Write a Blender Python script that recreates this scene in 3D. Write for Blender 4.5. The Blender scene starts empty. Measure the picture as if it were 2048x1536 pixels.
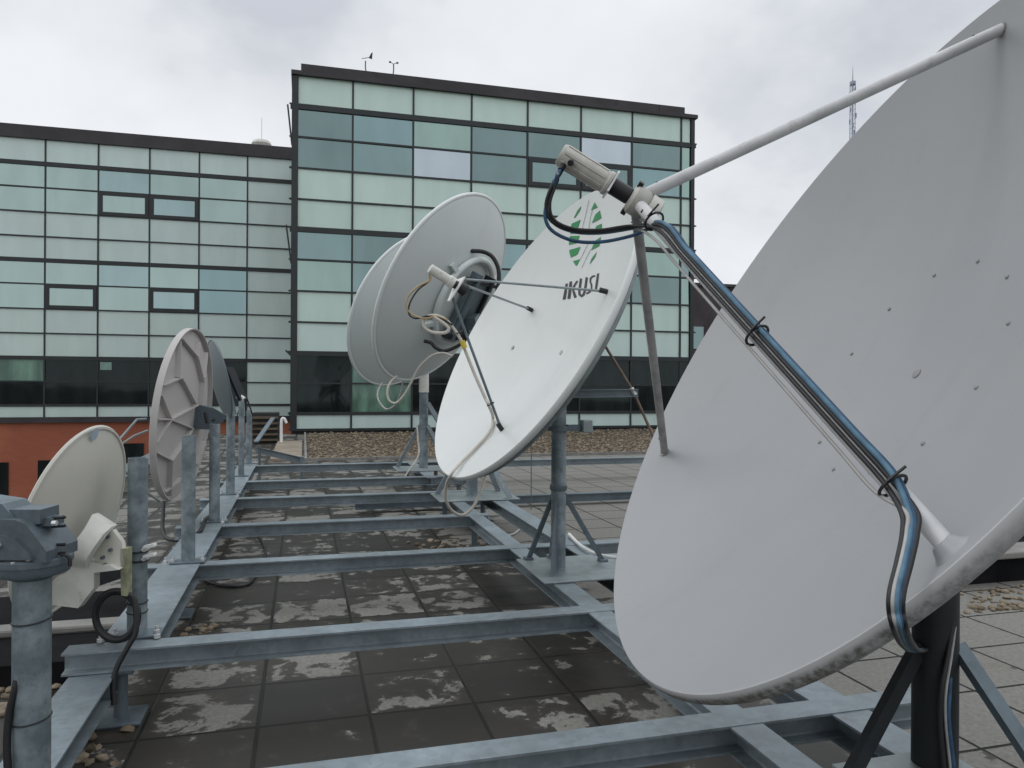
import bpy, math, random
import numpy as np
from mathutils import Vector, Matrix
random.seed(7)
S = bpy.context.scene
COL = S.collection
rad = math.radians

# ---------------------------------------------------------------- camera
CAM_H = 1.556
FPX = 1505.74
YAW, PITCH, ROLL = .270285, -.00102776, .00602597
cy, sy = math.cos(YAW), math.sin(YAW)
FWD = Vector((sy*math.cos(PITCH), cy*math.cos(PITCH), math.sin(PITCH)))
RGT = Vector((cy, -sy, 0)); UPV = RGT.cross(FWD)
c_, s_ = math.cos(ROLL), math.sin(ROLL)
RGT, UPV = c_*RGT + s_*UPV, -s_*RGT + c_*UPV
CAM = Vector((0, 0, CAM_H))
cd = bpy.data.cameras.new('camera'); cam = bpy.data.objects.new('camera', cd); COL.objects.link(cam)
cam.matrix_world = Matrix(((RGT.x, UPV.x, -FWD.x, CAM.x), (RGT.y, UPV.y, -FWD.y, CAM.y), (RGT.z, UPV.z, -FWD.z, CAM.z), (0, 0, 0, 1)))
cd.sensor_width = 36; cd.lens = FPX/2048*36; cd.clip_start = .05; cd.clip_end = 3000
S.camera = cam

# ---------------------------------------------------------------- world, sun, exposure
SUN_EL, SUN_AZ = rad(48), rad(-75)
w = bpy.data.worlds.new('World'); S.world = w; w.use_nodes = True
nt = w.node_tree; nt.nodes.clear()
def wn(t, **k):
    n = nt.nodes.new(t)
    for a, b in k.items(): setattr(n, a, b)
    return n
out = wn('ShaderNodeOutputWorld'); bg = wn('ShaderNodeBackground'); bg.inputs['Strength'].default_value = .1
sky = wn('ShaderNodeTexSky', sky_type='NISHITA', sun_disc=False, sun_elevation=SUN_EL, sun_rotation=SUN_AZ)
tc = wn('ShaderNodeTexCoord'); sep = wn('ShaderNodeSeparateXYZ')
nt.links.new(tc.outputs['Generated'], sep.inputs[0])
def wm(op, a, b=None):
    n = wn('ShaderNodeMath', operation=op)
    for i, v in enumerate((a, b)):
        if v is None: continue
        if isinstance(v, (int, float)): n.inputs[i].default_value = v
        else: nt.links.new(v, n.inputs[i])
    return n.outputs[0]
den = wm('ADD', wm('MAXIMUM', sep.outputs[2], 0.0), .42)
cmb = wn('ShaderNodeCombineXYZ')
nt.links.new(wm('DIVIDE', sep.outputs[0], den), cmb.inputs[0]); nt.links.new(wm('DIVIDE', sep.outputs[1], den), cmb.inputs[1])
def cloud(scale, detail, rough, off, lo, hi):
    mp = wn('ShaderNodeMapping'); mp.inputs['Location'].default_value = off
    nt.links.new(cmb.outputs[0], mp.inputs[0])
    nz = wn('ShaderNodeTexNoise'); nz.inputs['Scale'].default_value = scale; nz.inputs['Detail'].default_value = detail; nz.inputs['Roughness'].default_value = rough
    nz.inputs['Distortion'].default_value = .1
    nt.links.new(mp.outputs[0], nz.inputs['Vector'])
    mr = wn('ShaderNodeMapRange', interpolation_type='SMOOTHSTEP'); mr.inputs[1].default_value = lo; mr.inputs[2].default_value = hi
    nt.links.new(nz.outputs['Fac'], mr.inputs[0]); return mr.outputs[0]
c1 = cloud(1.35, 5, .5, (3.1, 1.7, 0), .34, .66)
c2 = cloud(4.2, 6, .55, (7.3, 2.2, 0), .3, .72)
hz = wm('MULTIPLY', wm('MAXIMUM', wm('SUBTRACT', .42, sep.outputs[2]), 0.0), .9)
fac = wm('ADD', wm('ADD', wm('MULTIPLY', c1, .66), wm('MULTIPLY', c2, .22)), hz)
ramp = wn('ShaderNodeValToRGB'); e = ramp.color_ramp.elements
e[0].position = .10; e[0].color = (5.9, 6.2, 6.8, 1)
e[1].position = .85; e[1].color = (9.0, 9.2, 9.55, 1)
m_ = e.new(.4); m_.color = (7.9, 8.15, 8.5, 1)
nt.links.new(fac, ramp.inputs[0])
mx = wn('ShaderNodeMix', data_type='RGBA'); mx.inputs[0].default_value = .96
zen = wn('ShaderNodeMapRange', interpolation_type='SMOOTHSTEP'); zen.inputs[1].default_value = .36; zen.inputs[2].default_value = .95; zen.inputs[3].default_value = 1.12; zen.inputs[4].default_value = 2.1
nt.links.new(sep.outputs[2], zen.inputs[0])
nt.links.new(sky.outputs[0], mx.inputs[6]); nt.links.new(ramp.outputs[0], mx.inputs[7])
vs = wn('ShaderNodeVectorMath', operation='SCALE'); nt.links.new(mx.outputs[2], vs.inputs[0]); nt.links.new(zen.outputs[0], vs.inputs['Scale']); nt.links.new(vs.outputs[0], bg.inputs['Color']); nt.links.new(bg.outputs[0], out.inputs[0])
sd = bpy.data.lights.new('sun', 'SUN'); sd.energy = .5; sd.angle = rad(20); sd.color = (1, .97, .93)
so = bpy.data.objects.new('sun', sd); COL.objects.link(so)
sv = Vector((math.sin(SUN_AZ)*math.cos(SUN_EL), math.cos(SUN_AZ)*math.cos(SUN_EL), math.sin(SUN_EL)))
so.rotation_euler = (-sv).to_track_quat('-Z', 'Y').to_euler()
S.view_settings.view_transform = 'Standard'; S.view_settings.look = 'None'; S.view_settings.exposure = -.17; S.view_settings.gamma = 1

# ---------------------------------------------------------------- helpers
def ray(px, py): return RGT*((px-1024)/FPX) + UPV*(-(py-768)/FPX) + FWD
def at_z(px, py, z): d = ray(px, py); return CAM + d*((z-CAM_H)/d.z)
def at_y(px, py, y): d = ray(px, py); return CAM + d*(y/d.y)
def at_d(px, py, dep): return CAM + ray(px, py)*dep
def depth_of(p): return (Vector(p)-CAM).dot(FWD)

class MB:
    def __init__(s): s.v = []; s.f = []
    def add(s, vs, fs):
        o = len(s.v); s.v += [Vector(p) for p in vs]; s.f += [tuple(i+o for i in q) for q in fs]; return s
    def box(s, x0, x1, y0, y1, z0, z1, M=None):
        vs = [Vector((x, y, z)) for z in (z0, z1) for y in (y0, y1) for x in (x0, x1)]
        if M: vs = [M @ p for p in vs]
        return s.add(vs, [(0, 2, 3, 1), (4, 5, 7, 6), (0, 1, 5, 4), (2, 6, 7, 3), (0, 4, 6, 2), (1, 3, 7, 5)])
    def bevel_box(s, x0, x1, y0, y1, z0, z1, b=.01, M=None):
        # box with chamfered vertical and top edges
        def ringp(i, z): return [(x0+i, y0+b, z), (x0+b, y0+i, z), (x1-b, y0+i, z), (x1-i, y0+b, z), (x1-i, y1-b, z), (x1-b, y1-i, z), (x0+b, y1-i, z), (x0+i, y1-b, z)]
        rings = [ringp(b*.6, z0), ringp(0, z0+b), ringp(0, z1-b), ringp(b*.6, z1)]
        vs = [Vector(p) for r in rings for p in r]
        if M: vs = [M @ p for p in vs]
        fs = [tuple(range(7, -1, -1)), tuple(range(24, 32))]
        for k in range(3):
            for i in range(8): fs.append((k*8+i, k*8+(i+1) % 8, k*8+8+(i+1) % 8, k*8+8+i))
        return s.add(vs, fs)
    def prism(s, poly, h0, h1, M=None):
        # polygon in local xy, extruded along z
        n = len(poly); vs = [Vector((x, y, h0)) for x, y in poly] + [Vector((x, y, h1)) for x, y in poly]
        if M: vs = [M @ p for p in vs]
        return s.add(vs, [tuple(range(n-1, -1, -1)), tuple(range(n, 2*n))] + [(i, (i+1) % n, n+(i+1) % n, n+i) for i in range(n)])
    def tube(s, pts, r, n=10, caps=True, closed=False):
        pts = [Vector(p) for p in pts]; m = len(pts)
        rr = r if isinstance(r, (list, tuple)) else [r]*m
        tang = []
        for i in range(m):
            if closed: t = pts[(i+1) % m]-pts[i-1]
            else: t = pts[min(i+1, m-1)]-pts[max(i-1, 0)]
            tang.append(t.normalized())
        up = Vector((0, 0, 1)) if abs(tang[0].z) < .9 else Vector((1, 0, 0))
        x = tang[0].cross(up).normalized(); vs = []
        for i in range(m):
            x = (x - tang[i]*x.dot(tang[i])).normalized(); y = tang[i].cross(x)
            for k in range(n):
                a = 2*math.pi*k/n; vs.append(pts[i]+(x*math.cos(a)+y*math.sin(a))*rr[i])
        fs = []
        for i in range(m if closed else m-1):
            j = (i+1) % m
            for k in range(n): fs.append((i*n+k, i*n+(k+1) % n, j*n+(k+1) % n, j*n+k))
        if caps and not closed: fs += [tuple(range(n-1, -1, -1)), tuple(range((m-1)*n, m*n))]
        return s.add(vs, fs)
    def lathe(s, prof, M=None, n=48, cap=False):
        # profile of (r,z) turned round local z
        vs = []; 
        for r, z in prof:
            for k in range(n):
                a = 2*math.pi*k/n; vs.append(Vector((max(r, 1e-5)*math.cos(a), max(r, 1e-5)*math.sin(a), z)))
        if M: vs = [M @ p for p in vs]
        fs = [(i*n+k, i*n+(k+1) % n, (i+1)*n+(k+1) % n, (i+1)*n+k) for i in range(len(prof)-1) for k in range(n)]
        if cap: fs += [tuple(range(n-1, -1, -1)), tuple(range((len(prof)-1)*n, len(prof)*n))]
        return s.add(vs, fs)
    def ibeam(s, p0, p1, h, wd, tf=.009, tw=.008):
        # top of the flange runs from p0 to p1
        p0, p1 = Vector(p0), Vector(p1); d = (p1-p0).normalized(); side = d.cross(Vector((0, 0, 1))).normalized(); up = side.cross(d)
        a, b = wd/2, tw/2; fl = .006
        pr = [(-a, 0), (a, 0), (a, -tf), (b+fl, -tf), (b, -tf-fl), (b, -h+tf+fl), (b+fl, -h+tf), (a, -h+tf), (a, -h), (-a, -h), (-a, -h+tf), (-b-fl, -h+tf), (-b, -h+tf+fl), (-b, -tf-fl), (-b-fl, -tf), (-a, -tf)]
        n = len(pr); vs = [p+side*x+up*z for p in (p0, p1) for x, z in pr]
        return s.add(vs, [tuple(range(n)), tuple(range(2*n-1, n-1, -1))] + [(i, n+i, n+(i+1) % n, (i+1) % n) for i in range(n)])
    def channel(s, p0, p1, h, wd, t=.006, flip=1, up=Vector((0, 0, 1))):
        p0, p1 = Vector(p0), Vector(p1); d = (p1-p0).normalized(); side = d.cross(up).normalized(); u = side.cross(d)
        pr = [(0, 0), (wd, 0), (wd, -t), (t, -t), (t, -h+t), (wd, -h+t), (wd, -h), (0, -h)]
        n = 8; vs = [p+side*(x*flip)+u*z for p in (p0, p1) for x, z in pr]
        return s.add(vs, [tuple(range(n)), tuple(range(2*n-1, n-1, -1))] + [(i, n+i, n+(i+1) % n, (i+1) % n) for i in range(n)])
    def bar(s, p0, p1, wd, th, up=Vector((0, 0, 1))):
        p0, p1 = Vector(p0), Vector(p1); d = (p1-p0).normalized(); x = d.cross(up)
        if x.length < 1e-4: x = d.cross(Vector((1, 0, 0)))
        x.normalize(); y = d.cross(x)
        vs = [p+x*(i*wd/2)+y*(j*th/2) for p in (p0, p1) for i, j in ((-1, -1), (1, -1), (1, 1), (-1, 1))]
        return s.add(vs, [(0, 1, 2, 3), (7, 6, 5, 4)] + [(i, 4+i, 4+(i+1) % 4, (i+1) % 4) for i in range(4)])
    def build(s, name, mat, parent=None, smooth=35):
        me = bpy.data.meshes.new(name); off = OFF.get(parent.name, Vector()) if parent else Vector()
        me.from_pydata([p-off for p in s.v], [], s.f); me.validate()
        import bmesh
        bm = bmesh.new(); bm.from_mesh(me); bmesh.ops.recalc_face_normals(bm, faces=bm.faces); bm.to_mesh(me); bm.free()
        if mat: me.materials.append(mat)
        if smooth:
            me.polygons.foreach_set('use_smooth', [True]*len(me.polygons)); me.set_sharp_from_angle(angle=rad(smooth))
        o = bpy.data.objects.new(name, me); COL.objects.link(o)
        if parent: o.parent = parent; OFF[o.name] = off
        return o
OFF = {}
def thing(name, label, cat, loc=(0, 0, 0), group=None):
    o = bpy.data.objects.new(name, None); COL.objects.link(o); o.location = loc; o.empty_display_size = .1
    OFF[o.name] = Vector(loc); return tag(o, label, cat, group)
def tag(o, label, cat, group=None):
    o['label'] = label; o['category'] = cat
    if group: o['group'] = group
    return o
def struct(o, kind='structure'): o['kind'] = kind; return o
def dup(root, loc, label, scale=None):
    r = root.copy(); COL.objects.link(r); r.location = loc; r['label'] = label
    if scale: r.scale = scale
    for ch in root.children:
        c = ch.copy(); COL.objects.link(c); c.parent = r
        for g in ch.children: d = g.copy(); COL.objects.link(d); d.parent = c
    return r
def spline(pts, k=8, closed=False):
    P = [Vector(p) for p in pts]; n = len(P); o = []
    for i in range(n if closed else n-1):
        p1, p2 = P[i], P[(i+1) % n]
        p0 = P[i-1] if (i > 0 or closed) else p1*2-p2
        p3 = P[(i+2) % n] if (i+2 < n or closed) else p2*2-p1
        for j in range(k):
            t = j/k; o.append(.5*((2*p1)+(-p0+p2)*t+(2*p0-5*p1+4*p2-p3)*t*t+(-p0+3*p1-3*p2+p3)*t**3))
    if not closed: o.append(P[-1])
    return o
def cable(name, pts, r, mat, label=None, cat='cable', parent=None, k=8, group=None):
    o = MB().tube(spline(pts, k), r, 8).build(name, mat, parent, 80)
    return tag(o, label, cat, group) if label else o

# ---------------------------------------------------------------- materials
class Nodes:
    def __init__(s, name):
        s.m = bpy.data.materials.new(name); s.m.use_nodes = True; s.t = s.m.node_tree
        s.b = s.t.nodes['Principled BSDF']; s.o = s.t.nodes['Material Output']
    def n(s, t, **k):
        x = s.t.nodes.new(t)
        for a, b in k.items(): setattr(x, a, b)
        return x
    def put(s, sock, v):
        if isinstance(v, (int, float)): sock.default_value = v
        elif isinstance(v, (tuple, list)): sock.default_value = tuple(v) + ((1,) if len(v) == 3 and sock.type == 'RGBA' else ())
        else: s.t.links.new(v, sock)
    def math(s, op, a, b=0.0, c=None):
        x = s.n('ShaderNodeMath', operation=op); s.put(x.inputs[0], a); s.put(x.inputs[1], b)
        if c is not None: s.put(x.inputs[2], c)
        return x.outputs[0]
    def pos(s, obj=False):
        return s.n('ShaderNodeTexCoord').outputs['Object'] if obj else s.n('ShaderNodeNewGeometry').outputs['Position']
    def noise(s, vec, scale, detail=4, rough=.55, dist=0, size=None):
        if size:
            mp = s.n('ShaderNodeMapping'); mp.inputs['Scale'].default_value = size; s.put(mp.inputs[0], vec); vec = mp.outputs[0]
        x = s.n('ShaderNodeTexNoise'); s.put(x.inputs['Vector'], vec)
        x.inputs['Scale'].default_value = scale; x.inputs['Detail'].default_value = detail; x.inputs['Roughness'].default_value = rough; x.inputs['Distortion'].default_value = dist
        return x.outputs['Fac']
    def vor(s, vec, scale, out='Color'):
        x = s.n('ShaderNodeTexVoronoi'); s.put(x.inputs['Vector'], vec); x.inputs['Scale'].default_value = scale; return x.outputs[out]
    def step(s, v, lo, hi, smooth=True):
        x = s.n('ShaderNodeMapRange', interpolation_type='SMOOTHSTEP' if smooth else 'LINEAR'); s.put(x.inputs[0], v); s.put(x.inputs[1], lo); s.put(x.inputs[2], hi); return x.outputs[0]
    def mix(s, f, a, b, blend='MIX'):
        x = s.n('ShaderNodeMix', data_type='RGBA', blend_type=blend); s.put(x.inputs[0], f); s.put(x.inputs[6], a); s.put(x.inputs[7], b); return x.outputs[2]
    def bump(s, h, strength=.3, dist=.01):
        x = s.n('ShaderNodeBump'); x.inputs['Strength'].default_value = strength; x.inputs['Distance'].default_value = dist; s.put(x.inputs['Height'], h); s.put(s.b.inputs['Normal'], x.outputs[0])
    def set(s, **k):
        names = dict(color='Base Color', rough='Roughness', metal='Metallic', spec='Specular IOR Level', coat='Coat Weight', ior='IOR')
        for a, v in k.items(): s.put(s.b.inputs[names[a]], v)
        return s.m

def plain(name, col, rough=.6, var=.12, scale=6, metal=0, spec=.5, dirt=None, bump=0):
    N = Nodes(name); p = N.pos(); nz = N.noise(p, scale, 5, .6)
    lo = tuple(c*(1-var) for c in col); hi = tuple(min(1, c*(1+var)) for c in col)
    c = N.mix(N.step(nz, .3, .7), lo, hi)
    if dirt:
        d = N.step(N.noise(p, scale*2.3, 8, .7), .56, .72); c = N.mix(N.math('MULTIPLY', d, dirt[1]), c, dirt[0])
    if bump: N.bump(N.noise(p, scale*8, 3), bump, .004)
    return N.set(color=c, rough=rough, metal=metal, spec=spec)

def galv(name, k=1.0, tint=(1, 1, 1), spangle=34):
    N = Nodes(name); p = N.pos()
    v = N.n('ShaderNodeSeparateColor'); N.put(v.inputs[0], N.vor(p, spangle))
    big = N.noise(p, 2.2, 5, .6); streak = N.noise(p, 9, 4, .6, 0, (1, 1, .25))
    f = N.math('ADD', N.math('MULTIPLY', v.outputs[0], .10), N.math('ADD', N.math('MULTIPLY', big, .55), N.math('MULTIPLY', streak, .3)))
    a = tuple(.17*k*t for t in tint); b = tuple(.40*k*t for t in tint)
    c = N.mix(N.step(f, .28, .8, False), (a[0]*.84, a[1], a[2]*1.06), (b[0]*.86, b[1]*1.02, b[2]*1.12))
    st = N.step(N.noise(p, 5.5, 8, .75), .6, .72)
    c = N.mix(N.math('MULTIPLY', st, .35), c, (.11, .10, .085))
    N.bump(N.noise(p, 120, 2), .06, .002)
    return N.set(color=c, rough=N.math('MULTIPLY_ADD', f, .25, .36), metal=.35)
M_STEEL = galv('galvanised_steel')
M_STEEL_D = galv('weathered_steel', .62, (.93, 1.0, 1.04))
M_STEEL_L = galv('pale_steel_plate', 1.1, (1.03, 1, .94), 20)
M_CAST = galv('cast_grey_alloy', .55, (.95, 1, 1.05), 60)
def pipe_mat():
    N = Nodes('mottled_pipe_steel'); p = N.pos()
    n1 = N.noise(p, 7, 6, .65); n2 = N.noise(p, 30, 3, .6)
    c = N.mix(N.step(n1, .35, .68), (.115, .15, .165), (.26, .31, .33))
    c = N.mix(N.math('MULTIPLY', N.step(n2, .55, .75), .4), c, (.08, .09, .095))
    return N.set(color=c, rough=.5, metal=.25)
M_PIPE = pipe_mat()
M_DARKPIPE = plain('dark_painted_steel', (.014, .017, .019), .5, .35, 5, spec=.3)  # near black; the dish's shade on the big mast is in the colour
M_FRAME = plain('dark_aluminium_frame', (.016, .02, .022), .45, .2, 2)
M_PARAPET = plain('dark_parapet_metal', (.030, .026, .030), .55, .3, .8)
M_BLACK = plain('black_rubber', (.012, .012, .013), .5, .2, 20)
M_MEMBRANE = plain('matte_black_membrane', (.010, .010, .011), .95, .3, 4, spec=.08)
M_BLUE = plain('blue_cable_jacket', (.035, .085, .155), .6, .25, 25, dirt=((.10, .12, .13), .5), spec=.3)
M_PALEBLUE = plain('pale_blue_cable_jacket', (.085, .165, .235), .6, .22, 25, dirt=((.14, .16, .17), .5), spec=.3)
M_GREYC = plain('grey_cable_jacket', (.34, .335, .32), .5, .12, 12)
M_CREAMC = plain('cream_cable_jacket', (.50, .47, .41), .5, .1, 12)
M_TAN = plain('tan_cable_jacket', (.40, .30, .16), .5, .15, 12)
M_YELLOW = plain('yellow_tape', (.55, .42, .05), .5, .1, 12)
M_CREAM = plain('cream_plastic', (.57, .565, .515), .5, .1, 9, dirt=((.22, .2, .16), .5))
M_LNB = plain('weathered_beige_plastic', (.45, .44, .395), .55, .12, 16, dirt=((.16, .15, .12), .5))
M_ZINC = plain('bright_zinc', (.62, .62, .62), .35, .1, 30, metal=.5)
M_GREEN = plain('green_paint', (.010, .215, .060), .5, .12, 9)
M_TEXT = plain('black_paint', (.014, .013, .015), .5, .1, 9)
M_WHITE = plain('white_sign_paint', (.72, .72, .70), .5, .06, 4)

def dish_mat(name, col, stain=.0, rough=.42, lipdirt=False, streak=.08):
    N = Nodes(name); p = N.pos(True)
    big = N.noise(p, 1.4, 4, .5); fine = N.noise(p, 26, 6, .65); st = N.noise(p, 5, 5, .6, .3, (1.6, .35, 1))
    c = N.mix(N.step(big, .3, .7), tuple(x*.965 for x in col), tuple(min(1, x*1.03) for x in col))
    c = N.mix(N.math('MULTIPLY', N.step(st, .52, .75), streak), c, tuple(x*.55 for x in col))
    c = N.mix(N.math('MULTIPLY', N.step(fine, .6, .72), .10+stain), c, tuple(x*.45 for x in col))
    return N.set(color=c, rough=rough)
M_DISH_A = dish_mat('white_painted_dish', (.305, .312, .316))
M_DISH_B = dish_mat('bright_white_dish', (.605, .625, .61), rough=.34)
M_DISH_G = dish_mat('light_grey_dish', (.57, .61, .60), .05, .5)
M_RIM = dish_mat('pale_rim_bead', (.66, .69, .68), .03, .35)  # paler than the dish; sky light on the rim is in the colour
M_DISH_E = dish_mat('pinkish_grey_moulded_plastic', (.44, .415, .40), .14, .6)
M_DISH_F = dish_mat('cream_enamelled_dish', (.57, .555, .49), .05, .5)
M_DISH_K = dish_mat('dark_grey_dish', (.115, .145, .155), .1, .5)
def lip_mat():
    # rolled rim: grey moss and grime grow on its lowest stretch
    N = Nodes('grimy_white_rim'); p = N.pos(True); s = N.n('ShaderNodeSeparateXYZ'); N.put(s.inputs[0], p)
    n1 = N.noise(p, 9, 8, .7); n2 = N.noise(p, 60, 6, .7)
    low = N.step(N.math('ADD', N.math('MULTIPLY', s.outputs[1], -1), N.math('MULTIPLY', N.math('SUBTRACT', n1, .5), 1.0)), .30, .95)
    g = N.math('MULTIPLY', low, N.step(n2, .25, .70))
    outer = N.step(N.math('SUBTRACT', N.math('MULTIPLY_ADD', n1, .016, .322), s.outputs[2]), -.004, .010)
    c = N.mix(N.math('MULTIPLY', g, outer), (.42, .422, .425), (.075, .068, .054))
    return N.set(color=c, rough=.5)
M_LIP = lip_mat()

def glass(name, tint, refl, inner, rough=.04, wav=.02, var=.45):
    N = Nodes(name); p = N.pos()
    N.t.nodes.remove(N.b)
    g = N.n('ShaderNodeBsdfGlossy'); g.inputs['Roughness'].default_value = rough; g.inputs['Color'].default_value = (*tint, 1)
    d = N.n('ShaderNodeBsdfDiffuse')
    nz = N.noise(p, .9, 4, .55, 0, (2.2, 1, .55)); c = N.mix(N.step(nz, .35, .65), tuple(x*(1-var) for x in inner), tuple(x*(1+var) for x in inner))
    N.put(d.inputs['Color'], c)
    lw = N.n('ShaderNodeFresnel'); lw.inputs['IOR'].default_value = 1.5
    f = N.math('ADD', N.math('MULTIPLY', lw.outputs[0], 1.0-refl), refl)
    x = N.n('ShaderNodeMixShader'); N.put(x.inputs[0], f); N.put(x.inputs[1], d.outputs[0]); N.put(x.inputs[2], g.outputs[0])
    b = N.n('ShaderNodeBump'); b.inputs['Strength'].default_value = wav; b.inputs['Distance'].default_value = .2
    N.put(b.inputs['Height'], N.noise(p, .5, 2)); N.put(g.inputs['Normal'], b.outputs[0])
    N.put(N.o.inputs[0], x.outputs[0]); return N.m
G_TEAL = glass('teal_coated_glass', (.62, .86, .86), .30, (.035, .06, .06))
G_BLUE = glass('blue_coated_glass', (.60, .87, .88), .32, (.04, .06, .075))
G_GREEN = glass('green_coated_glass', (.68, .92, .84), .36, (.06, .10, .085))
G_DEEP = glass('deep_teal_glass', (.62, .84, .84), .25, (.034, .056, .056))
G_WING = glass('wing_green_glass', (.72, .92, .87), .40, (.07, .11, .10), .05)
G_WING_B = glass('wing_blue_glass', (.68, .90, .90), .38, (.055, .09, .095), .05)
G_BRIGHT = glass('bright_mirror_glass', (.80, .90, .97), .52, (.08, .1, .11))
G_DARK = glass('dark_window_glass', (.5, .62, .62), .005, (.010, .011, .012))
G_BLIND = glass('green_window_with_blind', (.6, .8, .75), .03, (.11, .20, .15))
P_OP = [glass('opaque_glass_'+n, (.86, .97, .93), .10, c, .3, .02, .035) for n, c in (('pale', (.52, .665, .59)), ('mid', (.49, .63, .56)), ('grey', (.50, .63, .59)))]

P_OPW = [glass('wing_opaque_glass_'+n, (.88, .96, .95), .12, c, .3, .02, .04) for n, c in (('pale', (.50, .63, .58)), ('cool', (.49, .61, .575)))]
def tiles():
    N = Nodes('wet_concrete_pavers'); p = N.pos(); s = N.n('ShaderNodeSeparateXYZ'); N.put(s.inputs[0], p); X, Y = s.outputs[0], s.outputs[1]
    ux = N.math('DIVIDE', N.math('SUBTRACT', X, .31), .5); uy = N.math('DIVIDE', N.math('SUBTRACT', Y, .07), .5)
    fx = N.math('FRACT', ux); fy = N.math('FRACT', uy)
    ex = N.math('MINIMUM', fx, N.math('SUBTRACT', 1.0, fx)); ey = N.math('MINIMUM', fy, N.math('SUBTRACT', 1.0, fy)); ed = N.math('MINIMUM', ex, ey)
    cb = N.n('ShaderNodeCombineXYZ'); N.put(cb.inputs[0], N.math('FLOOR', ux)); N.put(cb.inputs[1], N.math('FLOOR', uy))
    wnn = N.n('ShaderNodeTexWhiteNoise'); wnn.noise_dimensions = '2D'; N.put(wnn.inputs['Vector'], cb.outputs[0]); tr = wnn.outputs['Value']
    # patches that have dried
    off = N.n('ShaderNodeVectorMath', operation='ADD'); N.put(off.inputs[0], p); 
    sc = N.n('ShaderNodeVectorMath', operation='SCALE'); N.put(sc.inputs[0], wnn.outputs['Color']); sc.inputs['Scale'].default_value = 3.0; N.put(off.inputs[1], sc.outputs[0])
    n1 = N.noise(off.outputs[0], 5.2, 9, .66, .35); n0 = N.noise(p, .55, 3, .5)
    reg = N.math('MULTIPLY', N.step(N.math('ADD', X, N.math('MULTIPLY', n0, 1.0)), 2.25, 3.1), .30)
    far = N.math('MULTIPLY', N.step(Y, 4.6, 8.0), .05)
    v = N.math('ADD', N.math('ADD', n1, N.math('MULTIPLY', N.math('SUBTRACT', tr, .5), .20)), N.math('ADD', N.math('MULTIPLY', N.math('SUBTRACT', n0, .5), .28), N.math('ADD', reg, far)))
    v = N.math('ADD', v, N.math('MULTIPLY', N.math('SUBTRACT', N.step(ed, .0, .16), 1.0), .10))
    dry = N.math('MULTIPLY', N.step(v, .532, .572), N.step(N.noise(p, 17, 6, .7), .18, .44))
    fine = N.noise(p, 42, 5, .65)
    wet = N.mix(tr, (.027, .0245, .020), (.043, .039, .032)); wet = N.mix(N.math('MULTIPLY', fine, .35), wet, (.03, .027, .024))
    dr = N.mix(N.step(fine, .3, .7), (.155, .15, .134), (.22, .215, .193))
    br = N.step(N.noise(p, 3.1, 6, .7), .56, .72)
    halo = N.step(v, .44, .56); wet = N.mix(N.math('MULTIPLY', halo, .22), wet, (.095, .09, .08)); wet = N.mix(N.math('MULTIPLY', N.step(N.noise(p, 1.3, 6, .65), .45, .7), .5), wet, (.028, .025, .021))
    c = N.mix(dry, wet, dr)
    c = N.mix(N.math('MULTIPLY', br, .30), c, (.12, .09, .06))
    moss = N.math('MULTIPLY', N.step(N.noise(p, 1.6, 7, .72), .62, .72), N.step(Y, 4.0, 6.5))
    c = N.mix(N.math('MULTIPLY', moss, .5), c, (.12, .105, .03))
    jw = N.math('MULTIPLY_ADD', N.noise(p, 14, 3), .014, .011)
    j = N.math('LESS_THAN', ed, jw)
    c = N.mix(j, c, (.013, .012, .010))
    h = N.math('ADD', N.math('MULTIPLY', N.step(ed, .0, .03), 1.0), N.math('ADD', N.math('MULTIPLY', fine, .06), N.math('MULTIPLY', tr, .12)))
    N.bump(h, .5, .008)
    return N.set(color=c, rough=N.math('MULTIPLY_ADD', dry, .3, .48), spec=.26)
M_TILE = tiles()
def gravel_mat():
    N = Nodes('brown_gravel'); p = N.pos(); v = N.vor(p, 16, 'Color'); s = N.n('ShaderNodeSeparateColor'); N.put(s.inputs[0], v); d = N.vor(p, 16, 'Distance')
    c = N.mix(s.outputs[0], (.07, .05, .03), (.30, .245, .165)); c = N.mix(N.step(d, .25, .6), c, (.02, .015, .01)); N.bump(d, 1.0, .03)
    return N.set(color=c, rough=.9)
M_GRAVEL = gravel_mat()
def stone_mat():
    N = Nodes('river_pebbles'); o = N.n('ShaderNodeNewGeometry').outputs['Random Per Island']
    c = N.mix(o, (.06, .042, .025), (.30, .25, .175)); c = N.mix(N.step(N.noise(N.pos(), 40, 3), .4, .7), c, (.16, .12, .08)); return N.set(color=c, rough=.8)
M_STONE = stone_mat()
def brick_mat():
    N = Nodes('orange_red_brick'); p = N.pos(); s = N.n('ShaderNodeSeparateXYZ'); N.put(s.inputs[0], p)
    cb = N.n('ShaderNodeCombineXYZ'); N.put(cb.inputs[0], N.math('ADD', s.outputs[0], s.outputs[1])); N.put(cb.inputs[1], s.outputs[2])
    b = N.n('ShaderNodeTexBrick'); N.put(b.inputs['Vector'], cb.outputs[0])
    b.inputs['Color1'].default_value = (.47, .15, .07, 1); b.inputs['Color2'].default_value = (.40, .12, .058, 1); b.inputs['Mortar'].default_value = (.26, .14, .10, 1)
    b.inputs['Scale'].default_value = 1; b.inputs['Brick Width'].default_value = .25; b.inputs['Row Height'].default_value = .075; b.inputs['Mortar Size'].default_value = .008
    c = N.mix(N.step(N.noise(p, .35, 4), .35, .65), b.outputs[0], (.27, .075, .045)); c = N.mix(.6, b.outputs[0], c)
    return N.set(color=c, rough=.85)
M_BRICK = brick_mat()
M_CONC = plain('grey_concrete', (.20, .195, .18), .85, .25, 3, dirt=((.07, .065, .055), .6))
M_GROUND = plain('distant_ground', (.10, .105, .085), .9, .4, .05)
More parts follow.
